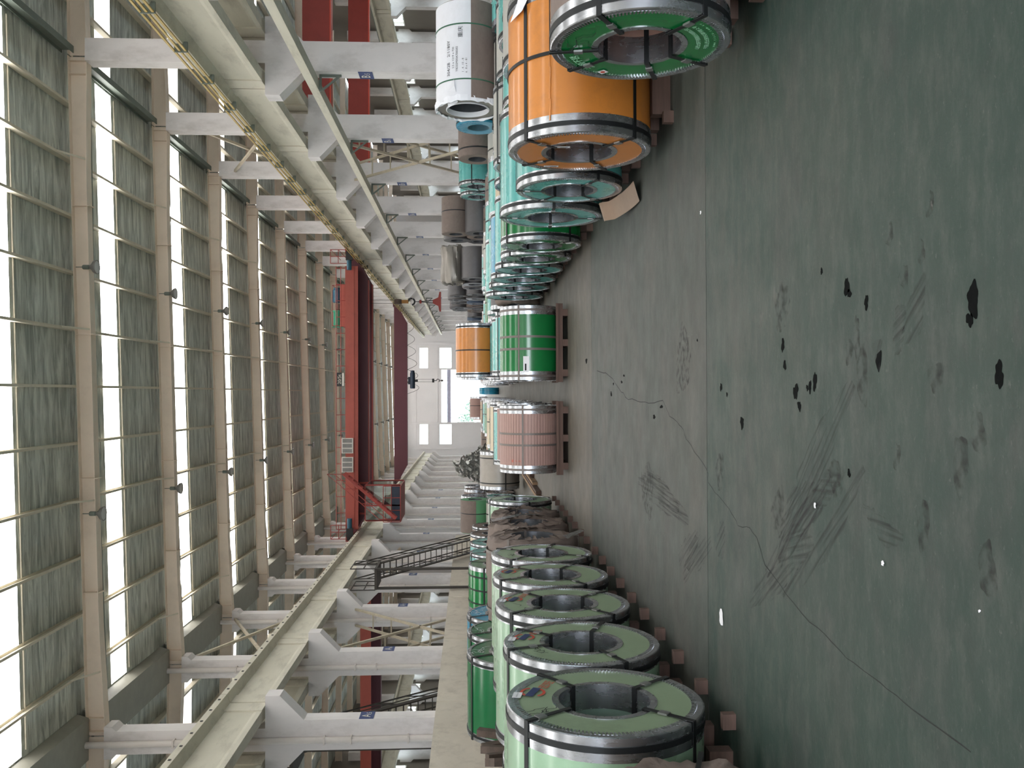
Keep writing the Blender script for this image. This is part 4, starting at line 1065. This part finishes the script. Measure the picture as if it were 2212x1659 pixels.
for k in range(8):
    ya, yb = 28.0 - 1.15 * k, 29.8
    t = thing('timber_beam', 'long squared timber lying on the left floor, %s from the aisle' % ORD[k], 'timber', (-1.84 - .1 * k, (ya + yb) / 2, 0), 0, 'timbers laid on the left floor')
    hl = (yb - ya) / 2
    MB().box(-.035, .035, -hl, hl, 0, .13).build('timber_core', 'timberpale' if k % 2 else 'timber', t)
    for s_ in (-hl + .15, hl - .15): MB().box(-.038, .038, s_ - .03, s_ + .03, 0, .133).build('timber_strap', 'rust', t)

def runners(xf, side, ya, yb, h, label):
    t = thing('storage_runner', label, 'runner', (xf + side * .6, (ya + yb) / 2, 0))
    hl = (yb - ya) / 2
    for q in (-.33, .33): MB().box(q - .06, q + .06, -hl, hl, 0, h).build('runner_beam', 'timber', t)
def sup_nest(y1, r1, z1, y2, r2, z2, r):
    """centre of a coil of radius r lying in the dip between two others"""
    a = Vector((y1, z1)); b = Vector((y2, z2)); d1, d2 = r1 + r + .008, r2 + r + .008; D = (b - a).length
    k = (d1 * d1 - d2 * d2 + D * D) / (2 * D); h = math.sqrt(max(.0001, d1 * d1 - k * k)); e = (b - a) / D; nrm = Vector((-e.y, e.x))
    if nrm.y < 0: nrm = -nrm
    p = a + e * k + nrm * h
    return p.x, p.y - r
# second row on the left (behind the pale green coils)
coil('pale green', -3.62, -1, 8.6, .70, 1.25, .0, 'pale green coil behind the front row on the left, by the frame edge', 2, phase=.3)
for k, (st, y, r, lab) in enumerate((('dark green', 14.55, .79, 'tall dark green coil on the left, first beyond the scrap iron'), ('dark green', 16.2, .79, 'tall dark green coil on the left, second, half hidden'),
                        ('blue', 17.85, .80, 'tall bright blue coil on the left between green ones'))):
    t = coil(st, -4.35 - .1 * k, -1, y, r, 1.32, .21, lab, 2, phase=.5, band=1, straps=4)
    on_face(t, -1, 'chalk_note', lambda mb, fr: scribble(mb, fr, .05, .44, .12, 11 + k, 6), 'paper')
    o = skid(-4.35 - .1 * k, -1, y, 1.25, 'timber skid under the %s tall coil on the left' % ORD[k], 'timber skids of the left back row'); o.scale = (1, 1.1, 1.35)
for k, (st, y, r, lab) in enumerate((('green', 22.4, .8, 'bright green strapped coil on the left near the low wall'), ('teal', 24.05, .78, 'teal coil with crumpled film on the left near the low wall'),
                        ('teal', 25.65, .78, 'teal coil on the left, behind the film-wrapped teal one'), ('beige', 27.25, .78, 'beige coil with a rusty face, left near the low wall'), ('brown', 28.85, .75, 'brown coil last in the left back row'))):
    o = skid(-4.42, -1, y, 1.1, 'timber skid under the %s coil near the left low wall' % ORD[k], 'timber skids of the left back row'); o.scale = (1, 1.1, 1.3)
    coil(st, -4.42, -1, y, r, 1.15, .2, lab, 2, band=4 if st == 'green' else 1, face='brown' if st == 'beige' else None)
# stack far left
runners(-3.85, -1, 30.7, 36.6, .05, 'flat timber runners under the left stack')
lo = []
for k, y in enumerate((31.2, 32.4, 33.6, 34.8, 36.0)):
    coil(('grey', 'teal', 'brown', 'dark steel', 'brown')[k], -3.85, -1, y, .57, 1.25, .05, '%s coil at the bottom of the left stack, %s from the camera' % (LOOKS[('grey', 'teal', 'brown', 'dark steel', 'brown')[k]], ORD[k]), 1); lo.append((y, .57, .62))
for k in range(4):
    y, z = sup_nest(lo[k][0], .57, .62, lo[k + 1][0], .57, .62, .55 if k < 2 else .5)
    tt = coil(('dusty green', 'dark steel', 'brown', 'dark steel')[k], -3.9 + .12 * (k > 1), -1, y, .55 if k < 2 else .5, 1.2, z, '%s coil on top of the left stack, %s from the camera' % (LOOKS[('dusty green', 'dark steel', 'brown', 'dark steel')[k]], ORD[k]), 1, rough_shape=0, metal=k > 0)
    if k == 0:
        mb = MB(); n = 30; vs = []
        for q in range(n + 1):
            aa = R(10) + R(172) * q / n; vs += [(-H + .02, .604 * math.cos(aa), .604 * math.sin(aa)), (H + .0, .604 * math.cos(aa), .604 * math.sin(aa))]
        o = mb.add(vs, [(2 * q, 2 * q + 1, 2 * q + 3, 2 * q + 2) for q in range(n)]).build('paper_half', wrap_mat('brown'), tt, 50, (0, 0, RU)); o['label'] = 'dusty paper upper half'

# front row on the right ------------------------------------------------
rr_ = [('brown', 'green', 5.19, .543, 'green-faced steel coil with white lettering, nearest on the right'), ('orange', None, 7.5, .622, 'orange steel coil in the right front row, behind the lettered green one'),
       ('teal', None, 8.92, .55, 'teal coil right behind the orange one, front row'), ('teal', None, 10.3, .612, 'larger teal coil in front of the pair of green ones, right'),
       ('green', None, 12.3, .575, 'bright green coil with a white label, right front row'), ('green', None, 13.5, .555, 'green coil, second of the pair on the right'),
       ('teal', None, 14.72, .583, 'teal coil after the green pair in the right row'), ('blue', 'teal', 15.97, .605, 'blue-bodied teal-faced coil in the right row'),
       ('teal', None, 17.22, .61, 'teal coil next beyond the blue-bodied one, right'), ('teal', None, 18.85, .63, 'teal coil with a dark face, last whole one in the right row')]
RT = []
for k, (st, fc_, y, r, lab) in enumerate(rr_):
    t = coil(st, XR, 1, y, r, 1.22 if k != 1 else 1.27, ZB + (.0 if k else -.0), lab, 3 if k < 6 else 2, face=fc_, phase=(R(12), R(38), R(20), R(0), R(28), R(28), R(35), R(30), R(25), R(40))[k], seed=k,
             core='coreboard' if k == 0 else 'core', angles=((35, -31, 100, 135, 202, 242), (52, -40, 132, 210), (90, -25, 150, 222), (90, 184, 270, 2), (60, -40, 140, -130), (50, -50, 130, -120))[k] if k < 6 else None, wide_band=k < 2, group=None)
    RT.append(t)
    skid(XR, 1, y, 1.2, 'red-brown timber skid under the %s coil of the right front row' % ORD[k], 'timber skids of the right row')
t = RT[0]
def lettered(mb, fr):
    arc_text(mb, fr, '山西太钢不锈钢股份有限公司', .395, .034, R(-64), R(4.1))
    arc_text(mb, fr, '中国山西太原市尖草坪街2号', .45, .034, R(-64), R(3.9))
    arc_text(mb, fr, 'www.tisco.com.cn', .497, .03, R(-62), R(3.0))
    arc_text(mb, fr, '太钢不锈', .45, .07, R(127), R(8.6), False)
on_face(t, 1, 'printed_lettering', lettered, 'inkwhite')
lb = on_face(t, 1, 'paper_label', lambda mb, fr: quad_on(mb, fr, -.44, .18, .06, .06, R(45)), 'paper')
o = on_face(t, 1, 'label_mark', lambda mb, fr: arc_on(mb, fr, -.44, .18, .001, .018, 0, 2 * PI, 20), 'inkred', .001); o.parent = lb
on_face(t, 1, 'ink_note', lambda mb, fr: scribble(mb, fr, .02, .45, .1, 3, 5), 'ink')
t = RT[1]
for (cx, cy, ww) in ((.18, .17, .14), (-.42, .2, .13)):
    lb = on_face(t, 1, 'paper_label', lambda mb, fr: quad_on(mb, fr, cx, cy, .05, ww, R(0)), 'paper')
    o = on_face(t, 1, 'label_print', lambda mb, fr: (quad_on(mb, fr, cx + .004, cy, .012, ww * .8), quad_on(mb, fr, cx - .014, cy - .02, .008, ww * .4)), 'ink', .001); o.parent = lb
put('band_strap', me_for(('mid', 1), lambda: ring(-.014, .014, RU + .004, .005).mesh('band_strap', 'strap', 40)), t, (.02, 0, RU))
tf = MB(); q_ = lambda x, a, r_: (x, -r_ * math.cos(a), RU + r_ * math.sin(a))
tf.add([q_(.50, R(62), .612), q_(.38, R(70), .63), q_(.40, R(52), .64), q_(.52, R(46), .615), q_(.58, R(58), .612)], [(0, 1, 2), (0, 2, 3), (0, 3, 4)])
o = tf.build('torn_film', 'paper', t); o['label'] = 'white torn film at the far rim'
# seam and torn film on the orange wrapping
sm = MB()
for k in range(12):
    x0, x1 = -.5 + .083 * k, -.5 + .083 * (k + 1); q = R(208) ; wv = .006 * math.sin(k * 2.1)
    for (xa) in (x0,):
        a0, a1 = R(150) + wv, R(150) + wv + .02
        sm.add([(x0, .603 * math.cos(a0), RU + .603 * math.sin(a0)), (x1, .603 * math.cos(a0 + .004), RU + .603 * math.sin(a0 + .004)), (x1, .608 * math.cos(a1), RU + .608 * math.sin(a1)), (x0, .608 * math.cos(a1), RU + .608 * math.sin(a1))], [(0, 1, 2, 3)])
sm.build('wrap_seam', wrap_mat('orange'), t)
for k in (2, 3):
    on_face(RT[k], 1, 'ink_note', lambda mb, fr: (scribble(mb, fr, .05, .45, .1, 20 + k, 4), scribble(mb, fr, .4, .1, .08, 30 + k, 3)), 'ink')
on_face(RT[3], 1, 'ink_mark', lambda mb, fr: text_into(mb, '大', .1, fr, (.0, .46)), 'ink')
for k in (4, 5):
    on_face(RT[k], 1, 'paper_label', lambda mb, fr: quad_on(mb, fr, .3, -.38, .1, .08, R(20)), 'paper')
    on_face(RT[k], 1, 'printed_mark', lambda mb, fr: text_into(mb, '304', .05, fr, (-.02, .46)), 'inkwhite')
# paper label on the wrap of the bright green coil
MB().add([(-.3, -.6 * math.cos(R(35)) - .006, RU + .6 * math.sin(R(35))), (-.08, -.6 * math.cos(R(35)) - .006, RU + .6 * math.sin(R(35))), (-.08, -.6 * math.cos(R(20)) - .008, RU + .6 * math.sin(R(20))), (-.3, -.6 * math.cos(R(20)) - .008, RU + .6 * math.sin(R(20)))], [(0, 3, 2, 1)]).build('paper_label', 'paper', RT[4])
# bent sheet lying at the foot of the teal coils
t = thing('scrap_sheet', 'bent rusty-brown sheet curled on the floor before the teal coils', 'sheet', (2.02, 8.95, 0))
vs = []; n = 14
for k in range(n + 1):
    q = k / n; yy = -.45 + 1.15 * q; zz = .02 + .16 * q * q
    if q > .8: zz += .05 * math.sin((q - .8) * 12); yy -= .12 * (q - .8) * 5
    vs += [(-.1, yy, zz), (.1, yy, zz + .06)]
MB().add(vs, [(2 * k, 2 * k + 1, 2 * k + 3, 2 * k + 2) for k in range(n)]).build('sheet_curl', mat('sheet_brown', (128, 106, 88), .5, .3, var=.15), t, 40)
# right front row goes on
runners(XR, 1, 19.9, 44.5, .06, 'flat timber runners under the far coils of the right front row')
y = 20.35; k = 0; far_styles = ['brown', 'dark steel', 'teal', 'teal', 'grey', 'green', 'teal', 'brown', 'teal', 'dark steel', 'teal', 'grey', 'pink', 'teal', 'brown', 'beige', 'teal', 'dark steel']
while y < 44:
    st = far_styles[k % len(far_styles)]
    coil(st, XR - .02, 1, y, .58 + .03 * ((k * 7) % 3 - 1), 1.2, .06, '%s coil far along the right front row, %s after the teal ones' % (LOOKS[st], ORD[k]), 1, rough_shape=.02 if k == 0 else 0)
    y += 1.3; k += 1
# second and third rows on the right
for (xf, ys, tops, row, stl) in ((3.5, 8.0, .6, 'second', ['teal', 'grey', 'teal', 'teal', 'grey', 'teal', 'beige', 'teal', 'teal', 'grey', 'teal', 'pale green', 'teal', 'grey', 'teal', 'brown', 'teal', 'grey']),
                                 (4.88, 9.4, .6, 'third', ['teal', 'grey', 'teal', 'grey', 'grey', 'beige', 'grey', 'pale green', 'grey', 'teal', 'grey', 'brown', 'grey', 'teal', 'brown', 'grey', 'brown', 'grey'])):
    runners(xf, 1, ys - .5, ys + 24, .06 if row == 'third' else .1, 'flat timber runners under the %s row of coils on the right' % row)
    y = ys
    for k in range(18):
        r = .6 + .025 * ((k * 5 + int(xf)) % 3 - 1)
        if row == 'third' and k in (3, 4, 5): r = .62
        coil(stl[k], xf + .02 * (k % 3), 1, y, r, 1.2 if k > 2 else 1.22, .06 if row == 'third' else .1, '%s coil of the %s row on the right, %s from the camera' % (LOOKS[stl[k]], row, ORD[k]), 2 if k < 6 else 1, band=1)
        y += 2 * .62 + .09
# stacks on the right: floor layer, second and third layers
white = coil('white', 5.07, 1, 15.3, .565, 1.74, 1.19, 'white paper wrapped coil with a brown lower half, on top of the right rows', 3, face='silver', metal=False, straps=0, band=0, ri=.4, core='core')
def half_wrap():
    mb = MB(); n = 40; a0, a1 = R(186), R(345); vs = []
    for k in range(n + 1):
        a = a0 + (a1 - a0) * k / n; vs += [(-H + .02, .603 * math.cos(a), .603 * math.sin(a)), (H - .01, .603 * math.cos(a), .603 * math.sin(a))]
    return mb.add(vs, [(2 * k, 2 * k + 1, 2 * k + 3, 2 * k + 2) for k in range(n)])
o = half_wrap().build('paper_half', wrap_mat('brown'), white, 50, (0, 0, RU)); o['label'] = 'brown paper lower half'
rg = random.Random(9); mb = MB(); n = 60; vs = []
for k in range(n):
    a = 2 * PI * k / n
    for (x, rr) in ((-H + .05, .604), (-H - .025, .602), (-H - .008, .555)):
        q = rg.uniform(-.004, .014) + .012 * math.sin(5 * a) ; vs.append((x + rg.uniform(-.012, .012), (rr + q) * math.cos(a), (rr + q) * math.sin(a)))
fs = []
for k in range(n):
    k2 = (k + 1) % n
    for i in range(2): fs.append((3 * k + i, 3 * k + i + 1, 3 * k2 + i + 1, 3 * k2 + i))
mb.add(vs, fs).build('paper_frill', wrap_mat('white'), white, 0, (0, 0, RU))
mb = MB(); mb.lathe([(-H - .01, .412), (-H - .014, .396), (-H + .05, .394), (-H + .04, .402)], 48, True).build('bore_lip', 'paper', white, 30, (0, 0, RU))
flap = MB().add([(-.5, -.44, 1.0), (-.3, -.52, .86), (-.44, -.6, .84), (-.62, -.5, .78), (-.66, -.36, .96)], [(0, 1, 2), (0, 2, 3), (0, 3, 4)]).build('paper_flap', wrap_mat('white'), white)
for x in (-.36, .3): put('band_strap', me_for(('ringw', x), lambda: ring(x - .008, x + .008, RU + .004, .004).mesh('band_strap', 'strapgreen', 40)), white, (0, 0, RU))
mb = MB()
def curved_text(mb, s, size, x0, ang):
    me = text_mesh(s, size); vs = []
    for v in me.vertices:
        a = ang + v.co.y / .606; vs.append((x0 + v.co.x * WU / 1.74, -.606 * math.cos(a), RU + .606 * math.sin(a)))
    mb.add(vs, [tuple(p.vertices) for p in me.polygons]); bpy.data.meshes.remove(me)
curved_text(mb, '304/2B    2/1180Y', .085, -.1, R(35)); curved_text(mb, '2.5 x 1219 x 730', .055, -.1, R(26)); curved_text(mb, 'Y825SM00A700502', .055, -.12, R(19))
curved_text(mb, '1 . 4 . 10 - 8', .05, -.2, R(8)); curved_text(mb, '6 . 8 x 4 - 81', .05, -.2, R(2)); curved_text(mb, '重庆', .1, .2, R(12))
mb.build('hand_lettering', 'ink', white)
# what the white coil and its neighbours stand on
runners(6.16, 1, 12.7, 27.2, .1, 'flat timber runners under the right stack')
lo = []
for k, y in enumerate((13.2, 14.5, 16.05, 17.4, 18.75, 20.1, 21.4, 22.7, 24.0, 25.3, 26.6)):
    r = .62 if k < 4 else .58
    st = ('grey', 'teal', 'teal', 'grey', 'brown', 'dark steel', 'teal', 'brown', 'dark steel', 'grey', 'dark steel')[k]
    coil(st, 6.16, 1, y, r, 1.2, .1, '%s coil at the bottom of the right stack, %s from the camera' % (LOOKS[st], ORD[k]), 1); lo.append((y, r))
sec = []
for k, (i, st, r, detail, rs, lab) in enumerate(((4, 'blue', .5, 2, 0, 'blue coil on the right stack just beyond the white one'), (6, 'brown', .49, 2, 0, 'brown paper coil on the right stack after the blue one'),
                     (8, 'teal', .5, 2, 0, 'teal coil on the right stack, first of two'), (9, 'teal', .49, 2, 0, 'teal coil on the right stack, second of two'))):
    y, z = sup_nest(lo[i][0], lo[i][1], .1 + lo[i][1], lo[i + 1][0], lo[i + 1][1], .1 + lo[i + 1][1], r)
    coil(st, 6.02 if i < 8 else 5.95, 1, y, r, 1.2, z, lab, detail, band=3 if st == 'brown' else 1, metal=st == 'teal', straps=4 if st == 'teal' else 0, face={'blue': 'blue', 'brown': 'brown'}.get(st)); sec.append((y, r, z + r))
# farther stacks: three layers of bare and paper wrapped coils
def stack(xf, y0, n, r, seed, name, layers=3, gap=.06, zb=.05, skip=()):
    runners(xf, 1, y0 - .5, y0 + (n - .5) * (2 * r + gap), zb, 'flat timber runners under %s' % name)
    rg = random.Random(seed); base = [(y0 + k * (2 * r + gap), r, zb + r) for k in range(n)]; pal = ['dark steel', 'brown', 'dark steel', 'dark steel', 'dark blue', 'dark steel', 'brown', 'dark steel', 'silver']
    lay = ['bottom layer', 'middle layer', 'top layer']
    for L_ in range(layers):
        nxt = []
        for k, (y, rr, zc) in enumerate(base):
            if (L_, k) not in skip:
                st = rg.choice(pal)
                coil(st, xf + rg.uniform(-.08, .08), 1, y, rr, rg.uniform(1.1, 1.25), zc - rr, '%s coil %s of %s, %s from camera' % (LOOKS[st], lay[L_], name, ORD[k]), 1, metal=False, band=1 if rg.random() < .6 else 0, rough_shape=.012 if rg.random() < .3 else 0, seed=seed + k)
        for a, b in zip(base, base[1:]):
            r2 = a[1] - .03 * rg.random(); y, z = sup_nest(a[0], a[1], a[2], b[0], b[1], b[2], r2); nxt.append((y, r2, z + r2))
        if L_ < layers - 1: base = nxt
    return base
stack(5.35, 28.0, 4, .5, 3, 'the dark right stack', 3)
tops = stack(4.4, 32.5, 4, .56, 21, 'the stack under the film bundle', 2)
by, bz = sup_nest(tops[0][0], tops[0][1], tops[0][2], tops[1][0], tops[1][1], tops[1][2], .5)
t = coil('silver', 4.3, 1, by, .5, 1.45, bz, 'silvery film wrapped coil lying on top of the dark right stack', 2, rough_shape=.045, metal=False, straps=0, band=0)
stack(4.35, 37.6, 9, .52, 8, 'the tall stack beyond the bundle', 3)
stack(4.3, 48.5, 9, .52, 12, 'the farthest right stack', 2)
# middle of the hall -----------------------------------------------------
def pallet(x0, x1, y, label):
    t = thing('timber_pallet', label, 'pallet', ((x0 + x1) / 2, y, 0)); w_ = x1 - x0
    for s in (-.42, .42):
        MB().box(-w_ / 2 - .06, w_ / 2 + .06, s - .07, s + .07, .09, .20).build('top_timber', 'timber', t)
    for x in (-w_ * .42, 0, w_ * .42): MB().box(x - .06, x + .06, -.5, .5, 0, .09).build('foot_timber', 'timber', t)
    MB().bar((-w_ / 2 - .06, -.5, .19), (w_ / 2 + .06, -.5, .19), .02, .04).build('edge_flat', 'timber', t)
    return t
pallet(.26, 1.53, 15.6, 'timber pallet under the bright green coil in the middle'); pallet(-1.38, -.2, 15.6, 'timber pallet under the pink coil in the middle')
t = coil('green', .24, 1, 15.6, .53, 1.31, .125, 'bright green coil with silver rims standing sideways on, middle of the hall', 3, face='dark green', angles=(24, 114, 204, 294), band=2, strapmat='strapgrey', wide_band=True)
def lab_quad(a0, a1, x0, x1):
    q = lambda a, x: (x, -.607 * math.cos(a), RU + .607 * math.sin(a)); return MB().add([q(a0, x0), q(a0, x1), q(a1, x1), q(a1, x0)], [(0, 1, 2, 3)])
lb = lab_quad(R(4), R(15), -.48, -.22).build('paper_label', 'paper', t); lab_quad(R(9), R(12), -.45, -.34).build('label_print', 'ink', lb)
t = coil('pink', -.22, -1, 15.6, .535, 1.19, .125, 'pink ribbed coil with silver rims standing sideways on, middle of the hall', 3, face='dark green', angles=(164, 74, 254, 344), band=2, strapmat='strapgrey', wide_band=True)
mb = MB()
for k, ch in enumerate('卷12'):
    me = text_mesh(ch, .06)
    vs = [(-.38 + v.co.x, -.607 * math.cos(R(36 - 7 * k) + v.co.y / .6), RU + .607 * math.sin(R(36 - 7 * k) + v.co.y / .6)) for v in me.vertices]
    mb.add(vs, [tuple(p.vertices) for p in me.polygons])
mb.build('red_lettering', 'inkred', t)
runners(.38, 1, 16.9, 39.0, .1, 'flat timber runners under the coils behind the bright green one')
runners(-.25, -1, 16.6, 47.0, .08, 'flat timber runners under the coils behind the pink one')
crow = ['teal', 'teal', 'teal', 'teal', 'grey', 'teal', 'green', 'teal', 'pink', 'teal', 'brown', 'teal', 'beige', 'teal', 'pink', 'grey']
ys = [17.3, 18.6, 20.1, 21.35, 22.7]; k = 0
y = 24.0
while len(ys) < 16: ys.append(y); y += 1.32
for k, y in enumerate(ys):
    coil(crow[k], .36 + .03 * (k % 3), 1, y, .585 if k in (2, 3) else .56 + .02 * (k % 3), 1.25, .1, '%s coil, %s behind the bright green middle one' % (LOOKS[crow[k]], ORD[k]), 2 if k < 5 else 1)
yy, zz = sup_nest(20.1, .585, .685, 21.35, .585, .685, .5)
t = coil('orange', .40, 1, yy, .5, 1.26, zz, 'orange coil stacked on top of teal ones in the middle of the hall', 2, straps=0, band=1)
put('band_strap', me_for(('mid', 1), lambda: ring(-.014, .014, RU + .004, .005).mesh('band_strap', 'strap', 40)), t, (0, 0, RU))
yy, zz = sup_nest(ys[4], .58, .68, ys[5], .6, .7, .5); coil('dark green', .5, 1, yy, .5, 1.0, zz, 'dark green coil stacked behind the orange one, middle row', 1)
yy, zz = sup_nest(ys[6], .56, .66, ys[7], .58, .68, .5); coil('grey', .42, 1, yy, .5, 1.1, zz, 'grey coil stacked second behind the orange one, middle row', 1)
lrow_y = []
lrow = ['pink', 'beige', 'pink', 'grey', 'pink'] and ['pink', 'teal', 'beige', 'grey', 'green', 'beige', 'orange', 'pink', 'green', 'beige', 'pink', 'teal', 'grey', 'pink', 'brown', 'beige', 'pink', 'beige', 'pink', 'pink']
y = 17.05
for k in range(20):
    coil(lrow[k], -.2 - .1 * (k % 2), -1, y, .56 + .02 * (k % 3), 1.2, .08, '%s coil, %s behind the pink middle one' % (LOOKS[lrow[k]], ORD[k]), 2 if k < 4 else 1)
    lrow_y.append((y, .56 + .02 * (k % 3)))
    y += 1.36 if k < 5 else 1.5
for k, (st, y, x, lab) in enumerate((('green', 31.2, -1.75, 'green coil far back, left of the middle rows'), ('pink', 33.0, -1.7, 'pink coil far back, behind the far green one'), ('beige', 34.6, -1.6, 'beige coil far back, behind the far pink one'))):
    coil(st, x, -1, y, .56, 1.15, .0, lab, 1)
coil('blue', -.05, 1, 54.0, .62, .42, .0, 'narrow blue coil standing alone in the far aisle', 1, metal=False)
for k, (st, x, y) in enumerate((('brown', -1.9, 45), ('pink', -1.9, 46.6), ('grey', -1.9, 48.2), ('beige', -3.4, 41.5), ('brown', -3.4, 43), ('dark steel', -3.4, 44.5), ('brown', .6, 47), ('grey', .6, 48.4), ('dark steel', .6, 49.8))):
    coil(st, x, -1 if x < 0 else 1, y, .6, 1.2, .0, '%s coil in the far back rows, %s from the scrap heap' % (LOOKS[st], ORD[k]), 1)
(ya, ra), (yb, rb) = lrow_y[18], lrow_y[19]
yy, zz = sup_nest(ya, ra, .08 + ra, yb, rb, .08 + rb, .45); coil('pink', -.16, -1, yy, .45, 1.13, zz, 'pink coil stacked far back, left of the narrow blue one', 1)
# heap of steel strip scrap ------------------------------------------------
hp = MB(); rg = random.Random(11)
for k in range(620):
    a = rg.uniform(0, 6.28); q = math.sqrt(rg.random()); zt = 2.35 * (1 - .75 * q * q) ; c = Vector((.85 * q * math.cos(a), .95 * q * math.sin(a), rg.uniform(.15, 1) * zt))
    d = Vector((rg.uniform(-1, 1), rg.uniform(-1, 1), rg.uniform(-.6, .6))).normalized(); u = d.orthogonal().normalized(); n = 6; rad = rg.uniform(.12, .4); vs = []
    for i in range(n + 1):
        ang = i / n * rg.uniform(2.0, 3.2); p = c + d * (rad * math.cos(ang)) + u * (rad * math.sin(ang)); p.z = max(.01, p.z); wv = d.cross(u) * .055
        vs += [p - wv, p + wv]
    for v in vs: v.z = max(.005, v.z)
    hp.add(vs, [(2 * i, 2 * i + 1, 2 * i + 3, 2 * i + 2) for i in range(n)])
hp.v = [(x, y, max(z, .004)) for x, y, z in hp.v]
o = hp.build('scrap_heap', 'scrap', None, 0, (-3.25, 38.6, 0)); tag(o, 'heap of tangled shiny steel strip scrap left of the middle', 'scrap heap', None, 'stuff')
# rusty iron racks by the low wall on the left ---------------------------------
for k, (x, y) in enumerate(((-5.45, 12.6), (-5.3, 11.7), (-5.05, 10.8))):
    t = thing('iron_cradle', 'rusty iron coil cradle on the floor by the left low wall, %s from the back' % ORD[k], 'cradle', (x, y, 0), .2 * k)
    for s in (-.4, .4):
        MB().bar((s - .25, 0, .08), (s + .25, 0, .08), .1, .16).build('cradle_foot', 'rust', t); MB().bar((s, -.3, .1), (s, .3, 1.62 - .05 * k), .1, .12).build('cradle_arm', 'rust', t)
        MB().bar((s, .3, .1), (s, -.3, 1.56 - .05 * k), .1, .12).build('cradle_arm', 'rust', t)
    MB().bar((-.5, 0, .55), (.5, 0, .55), .1, .1).build('cradle_tie', 'rust', t)
# litter on the floor -----------------------------------------------------------
def paper_bit(px, py, ww, hh, rz, label):
    x, y = floor_at(px, py); t = thing('paper_scrap', label, 'paper scrap', (x, y, .0015), rz)
    vs = []; r = random.Random(int(px))
    for i in range(5):
        for j in range(4): vs.append(((i / 4 - .5) * ww * (1 - .25 * (j == 3) * (i in (0, 4))), (j / 3 - .5) * hh * (1 - .3 * (i in (0, 4))), r.uniform(.0, .006)))
    MB().add(vs, [(4 * i + j, 4 * i + 4 + j, 4 * i + 5 + j, 4 * i + 1 + j) for i in range(4) for j in range(3)]).build('paper_sheet', 'paper', t)
paper_bit(1562, 1339, .11, .085, .2, 'torn white paper scrap on the green floor, largest one')
paper_bit(1772, 1098, .028, .03, .1, 'tiny white paper scrap amid the dark rubber streaks')
paper_bit(1924, 1227, .022, .02, .8, 'tiny white sliver on the floor below the torn paper')
paper_bit(1522, 455, .03, .025, .3, 'tiny white scrap on the floor near the right coils')
paper_bit(2142, 1335, .01, .012, .3, 'white crumb on the floor nearest the camera')
# right neighbouring bay: banner, lamp posts and dark machine glimpsed between columns
t = thing('wall_banner', 'red banner hung at the far side of the right bay', 'banner', (26.9, 34.0, 2.4)); MB().box(-.02, .02, -1.6, 1.6, -.5, .5).build('banner_cloth', 'banner', t)
t = thing('slitting_machine', 'dark machine standing on the floor of the right bay', 'machine', (17.5, 33.0, 0))
MB().box(-1.6, 1.6, -.8, .8, 0, 1.0).build('machine_bed', 'hoistblue', t); MB().box(-1.3, -.5, -.6, .6, 1.0, 2.6).build('machine_head', 'hoistblue', t); MB().lathe([(-.5, .001), (-.5, .45), (.5, .45), (.5, .001)], 24, False).build('machine_roll', 'galv', t, 40, (.6, 0, 1.6))
for s in (.15, 1.05): MB().box(s - .06, s + .06, -.3, .3, 1.0, 1.9).build('roll_stand', 'rust', t)
